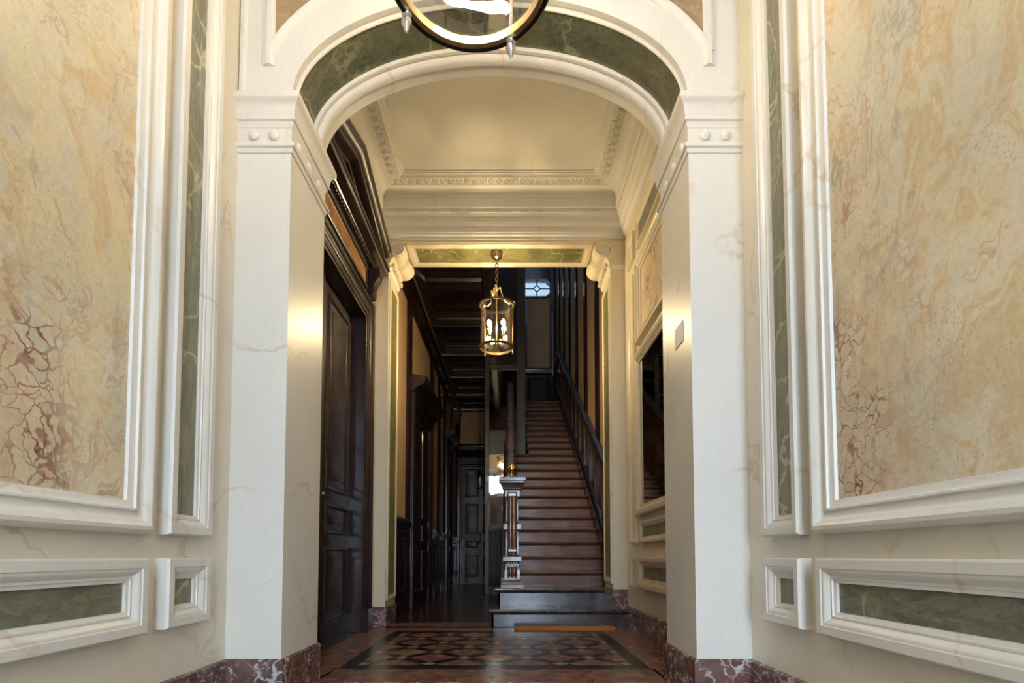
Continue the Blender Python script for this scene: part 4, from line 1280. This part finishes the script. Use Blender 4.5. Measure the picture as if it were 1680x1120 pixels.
# ================================================================== lift enclosure
YE = 9.28
lift = empty('lift_enclosure', (-.07, YE, 0), 'grey-brown lift enclosure with smoky glass above and old mirror below', 'enclosure')
MB().cbox(-.425, -.345, YE, YE + .08, 0, 5.9, .006).build('post', 'grey_wood', lift)
MB().cbox(.125, .282, YE, YE + .08, 0, 5.9, .006).build('post', 'grey_wood', lift)
MB().cbox(-.345, .125, YE, YE + .06, 3.90, 3.99, .006).build('top_rail', 'grey_wood', lift)
MB().cbox(-.345, .125, YE, YE + .06, 3.99, 5.9, .006).build('upper_panel', 'mahog', lift)
MB().cbox(-.345, .125, YE, YE + .05, 2.44, 2.80, .006).build('solid_panel', 'grey_wood', lift)
MB().cbox(-.345, .125, YE - .005, YE + .06, 2.79, 2.83, .004).build('rail', 'grey_wood', lift)
MB().cbox(-.345, .125, YE - .005, YE + .06, 2.415, 2.45, .004).build('rail', 'grey_wood', lift)
MB().cbox(-.345, .125, YE, YE + .05, 0, 1.18, .006).build('lower_panel', 'grey_wood', lift)
MB().box(-.345, .125, YE + .02, YE + .03, 2.83, 3.90).build('glass_pane', 'glass_dark', lift)
MB().box(-.345, .125, YE + .02, YE + .03, 1.18, 2.415).build('mirror_pane', 'mirror2', lift)
for x in (-.27, -.20, -.02, .08):
    MB().cbox(x, x + (.045 if x == -.20 else .02), YE + .45, YE + .5, 1.2, 5.5, .003).build('guide_rail', 'silver' if x == -.20 else 'iron', lift)
MB().box(-.425, -.385, YE + .08, 11.2, 0, 5.9).box(.245, .282, YE + .08, 11.2, 0, 5.9).box(-.385, .245, 11.16, 11.2, 0, 5.9).build('shaft_wall', 'mahog', lift)
sg = empty('paper_sticker', (-.385, YE - .001, 1.98), 'tiny cream sticker on the post of the lift enclosure', 'sticker')
MB().cbox(-.40, -.362, YE - .003, YE, 1.95, 2.04, .001).build('sheet', 'candle', sg)

# radiator in front of it
rad = empty('radiator', (-.16, 9.10, 0), 'tall dark cast-iron column radiator below the lift mirror', 'radiator')
for k in range(7):
    x = -.325 + k * .058
    col = MB()
    for yy in (9.04, 9.15):
        col.lathe([(.010, .14), (.020, .16), (.022, .30), (.018, .5), (.018, .85), (.022, 1.02), (.020, 1.09), (.008, 1.13)], x, yy, 0, 10)
    for z in (.14, .46, .80, 1.08):
        col.cbox(x - .014, x + .014, 9.03, 9.16, z, z + .045, .006)
    col.build('column', 'iron', rad)
for z in (.17, 1.07):
    MB().tube([(-.35, 9.10, z), (.05, 9.10, z)], .016, 10).build('header_pipe', 'iron', rad)
for x in (-.325, .023):
    MB().cbox(x - .022, x + .022, 9.02, 9.17, 0, .16, .006).build('foot', 'iron', rad)

# ================================================================== door mat
mat_ = empty('door_mat', (.50, 4.92, 0), 'flat rust-orange coir mat lying before the lowest stair', 'mat')
pts = []
hx, hy, rr = .45, .095, .05
for cx_, cy_, a0 in ((hx - rr, hy - rr, 0), (-hx + rr, hy - rr, PI / 2), (-hx + rr, -hy + rr, PI), (hx - rr, -hy + rr, 1.5 * PI)):
    for i in range(6):
        a = a0 + i * PI / 10
        pts.append((.50 + cx_ + rr * math.cos(a), 4.92 + cy_ + rr * math.sin(a)))
MB().prism(pts, 'z', .0006, .014).build('pile', 'mat', mat_)
MB().tube([(x, y, .012) for x, y in pts], .006, 6, closed=True).build('bound_edge', 'mat', mat_)

# ================================================================== lanterns
def bulb_set(root, cx, cy, z, n, rad_, bm, a0=.5, hh=.10, sm='candle', bs=1.0):
    for k in range(n):
        a = a0 + 2 * PI * k / n
        x, y = cx + rad_ * math.cos(a), cy + rad_ * math.sin(a)
        arm = MB().tube([(cx, cy, z - .03), (cx + rad_ * .4 * math.cos(a), cy + rad_ * .4 * math.sin(a), z - .055), (cx + rad_ * .85 * math.cos(a), cy + rad_ * .85 * math.sin(a), z - .045), (x, y, z - .01)], .005, 6)
        arm.build('arm', 'gilt', root)
        MB().lathe([(.004, -.012), (.020, -.006), (.022, 0), (.012, .004), (.012, .004)], x, y, z, 14).build('drip_pan', 'gilt', root)
        c = MB().lathe([(.0105, .0), (.0105, hh)], x, y, z + .003, 12).build('candle_sleeve', sm, root)
        MB().lathe([(r_ * bs, h_) for r_, h_ in [(.006, 0), (.010, .008), (.016, .020), (.0178, .032), (.015, .046), (.009, .058), (.001, .066)]], x, y, z + hh + .003, 14).build('bulb', bm, root)

def ring_prof(r, w, h):
    return [(r - w, 0), (r + w * .3, -.002), (r + w, h * .15), (r + w * .8, h * .5), (r + w, h * .85), (r + w * .3, h), (r - w, h), (r - w, 0)]

def ring(m, cx, cy, z, r, w, h, seg=56):
    rows = [[(cx + rr * math.cos(2 * PI * k / seg), cy + rr * math.sin(2 * PI * k / seg), z + hh) for k in range(seg)] for rr, hh in ring_prof(r, w, h)]
    return m.grid(rows, close_u=True)

def chain(root, cx, cy, z0, z1, mat, link=.030, lw=.009, wire=.0022):
    n = max(2, int((z1 - z0) / (link * .78)))
    m = MB()
    for i in range(n):
        zc = z0 + (z1 - z0) * (i + .5) / n
        hl = (z1 - z0) / n * .64
        pts = []
        for k in range(14):
            a = 2 * PI * k / 14
            u, v = lw * math.cos(a), hl * math.sin(a)
            pts.append((cx + (u if i % 2 else 0), cy + (0 if i % 2 else u), zc + v))
        m.tube(pts, wire, 6, closed=True)
    return m.build('chain', mat, root)

# lit lantern under the second opening
lx, ly = -.125, 5.22
lan = empty('hanging_lantern', (lx, ly, 2.62), 'lit brass cylinder lantern with four candle bulbs hanging before the stairs', 'lantern', 'hanging lanterns')
R2, ZT, ZBm = .165, 3.115, 2.70
MB().lathe([(.001, 3.575), (.012, 3.577), (.020, 3.585), (.045, 3.600), (.056, 3.625), (.058, 3.645), (.052, 3.648), (.060, 3.655), (.060, 3.669), (.0, 3.669)], lx, ly, 0, 28).build('ceiling_rose', 'bronze', lan)
chain(lan, lx, ly, 3.335, 3.58, 'bronze', .044, .014, .0045)
MB().lathe([(.002, 3.20), (.010, 3.205), (.012, 3.24), (.010, 3.27), (.016, 3.275), (.020, 3.285), (.016, 3.30), (.008, 3.31), (.004, 3.335)], lx, ly, 0, 18).build('crown_hub', 'gilt', lan)
ring(MB(), lx, ly, ZT, R2, .008, .022).build('upper_ring', 'bronze_dark', lan)
ring(MB(), lx, ly, ZBm - .012, R2, .008, .024).build('lower_ring', 'bronze_dark', lan)
for k in range(3):
    a = PI * .93 - .55 + k * 2 * PI / 3
    ca, sa = math.cos(a), math.sin(a)
    P = lambda r, z: (lx + r * ca, ly + r * sa, z)
    MB().tube([P(.012, 3.285), P(.03, 3.305), P(.045, 3.29), P(.05, 3.26), P(.065, 3.21), P(.09, 3.175), P(.13, 3.16), P(.155, 3.175), P(.175, 3.185), P(.185, 3.165), P(.175, 3.145), P(R2, 3.13)], .0065, 8).build('crown_arm', 'gilt', lan)
    MB().ball(P(.175, 3.178), .015, 12, 8).build('scroll_boss', 'gilt', lan)
    MB().ball(P(.036, 3.308), .011, 12, 8).build('scroll_boss', 'gilt', lan)
    MB().cbox(*[0] * 0, lx + (R2 + .002) * ca - .006, lx + (R2 + .002) * ca + .006, ly + (R2 + .002) * sa - .006, ly + (R2 + .002) * sa + .006, ZBm, ZT, .002).build('upright', 'bronze_dark', lan)
    MB().lathe([(.001, -.040), (.006, -.034), (.008, -.026), (.005, -.020), (.009, -.012), (.006, 0)], lx + R2 * ca, ly + R2 * sa, ZBm - .008, 12).build('finial', 'gilt', lan)
MB().lathe([(.0055, ZBm + .03), (.0055, 3.21)], lx, ly, 0, 10).build('stem', 'gilt', lan)
seg = 56
rows = [[(lx + (R2 - .005) * math.cos(2 * PI * k / seg), ly + (R2 - .005) * math.sin(2 * PI * k / seg), z) for k in range(seg)] for z in (ZBm, ZT + .01)]
MB().grid(rows, close_u=True).build('glass_cylinder', 'glass', lan)
bulb_set(lan, lx, ly, ZBm + .10, 4, .098, 'bulb', .75, .085, 'bronze', 1.25)

# large lantern of the entrance hall, only its lower ring in view
gx, gy = -.13, 1.70
big = empty('entrance_lantern', (gx, gy, 2.56), 'large dark-ringed glass lantern cropped by the top edge above the first arch', 'lantern', 'hanging lanterns')
R1, Z0, Z1 = .268, 2.60, 3.22
m = ring(MB(), gx, gy, Z0 - .02, R1 + .004, .010, .045, 80).build('lower_ring', 'darkmetal', big)
rows = [[(gx + r * math.cos(2 * PI * k / 80), gy + r * math.sin(2 * PI * k / 80), z) for k in range(80)] for r, z in ((R1 - .006, Z0 - .018), (R1 - .022, Z0 - .016), (R1 - .024, Z0 + .012), (R1 - .006, Z0 + .012))]
MB().grid(rows, close_u=True, close_v=True).build('inner_rim', 'gilt', big)
ring(MB(), gx, gy, Z1, R1 + .004, .010, .04, 80).build('upper_ring', 'darkmetal', big)
rows = [[(gx + (R1 - .012) * math.cos(2 * PI * k / 80), gy + (R1 - .012) * math.sin(2 * PI * k / 80), z) for k in range(80)] for z in (Z0, Z1)]
MB().grid(rows, close_u=True).build('glass_cylinder', 'glass', big)
rows = [[(gx + r * math.cos(2 * PI * k / 80), gy + r * math.sin(2 * PI * k / 80), Z0 + .004) for k in range(80)] for r in (R1 - .02, .0005)]
MB().grid(rows, close_u=True).build('glass_base', 'glass', big)
for k in range(4):
    a = math.radians(60) + k * PI / 2
    ca, sa = math.cos(a), math.sin(a)
    fx, fy = gx + (R1 + .004) * ca, gy + (R1 + .004) * sa
    MB().lathe([(.001, -.066), (.006, -.058), (.012, -.044), (.018, -.030), (.019, -.022), (.014, -.014), (.009, -.010), (.016, -.004), (.020, .004), (.020, .010), (.010, .016)], fx, fy, Z0 - .018, 14).build('finial', 'silver', big)
    MB().cbox(fx - .009, fx + .009, fy - .009, fy + .009, Z0, Z1, .003).build('upright', 'darkmetal', big)
    P = lambda r, z: (gx + r * ca, gy + r * sa, z)
    MB().tube([P(R1, Z1 + .03), P(R1 * .9, Z1 + .10), P(R1 * .5, Z1 + .18), P(.05, Z1 + .30), P(.015, Z1 + .36)], .009, 8).build('crown_arm', 'gilt', big)
MB().lathe([(.005, Z1 + .33), (.02, Z1 + .35), (.02, Z1 + .38), (.008, Z1 + .42)], gx, gy, 0, 16).build('crown_hub', 'gilt', big)
MB().lathe([(.007, Z0 + .05), (.007, Z1 + .35)], gx, gy, 0, 10).build('stem', 'gilt', big)
chain(big, gx, gy, Z1 + .42, 4.25, 'bronze', .05, .014, .0035)
MB().lathe([(.001, 4.22), (.03, 4.24), (.07, 4.29), (.08, 4.35)], gx, gy, 0, 24).build('ceiling_rose', 'bronze', big)
bulb_set(big, gx, gy, Z0 + .16, 4, .12, 'bulb_hall', .2)

# small unlit lantern far down the corridor
sx, sy = -.60, 11.0
sl = empty('corridor_lantern', (sx, sy, 2.1), 'small unlit dark lantern hanging in front of the far corridor door', 'lantern', 'hanging lanterns')
hexp = lambda r, z: [(sx + r * math.cos(PI / 3 * k), sy + r * math.sin(PI / 3 * k), z) for k in range(6)]
MB().grid([hexp(.02, 2.02), hexp(.055, 2.05), hexp(.06, 2.075)], close_u=True, caps=True).build('base', 'darkmetal', sl)
MB().grid([hexp(.055, 2.075), hexp(.068, 2.28)], close_u=True).build('glass_body', 'glass', sl)
MB().grid([hexp(.078, 2.28), hexp(.075, 2.30), hexp(.04, 2.36), hexp(.015, 2.40), hexp(.008, 2.44)], close_u=True, caps=True).build('roof', 'darkmetal', sl)
for k in range(6):
    a = PI / 3 * k
    MB().tube([(sx + .057 * math.cos(a), sy + .057 * math.sin(a), 2.07), (sx + .07 * math.cos(a), sy + .07 * math.sin(a), 2.285)], .005, 6).build('bar', 'bronze', sl)
MB().lathe([(.010, 2.075), (.010, 2.18), (.002, 2.21)], sx, sy, 0, 10).build('candle_sleeve', 'candle', sl)
chain(sl, sx, sy, 2.44, 4.28, 'darkmetal', .05, .010, .003)
MB().lathe([(.005, 4.25), (.04, 4.27), (.045, 4.30)], sx, sy, 0, 18).build('ceiling_rose', 'darkmetal', sl)
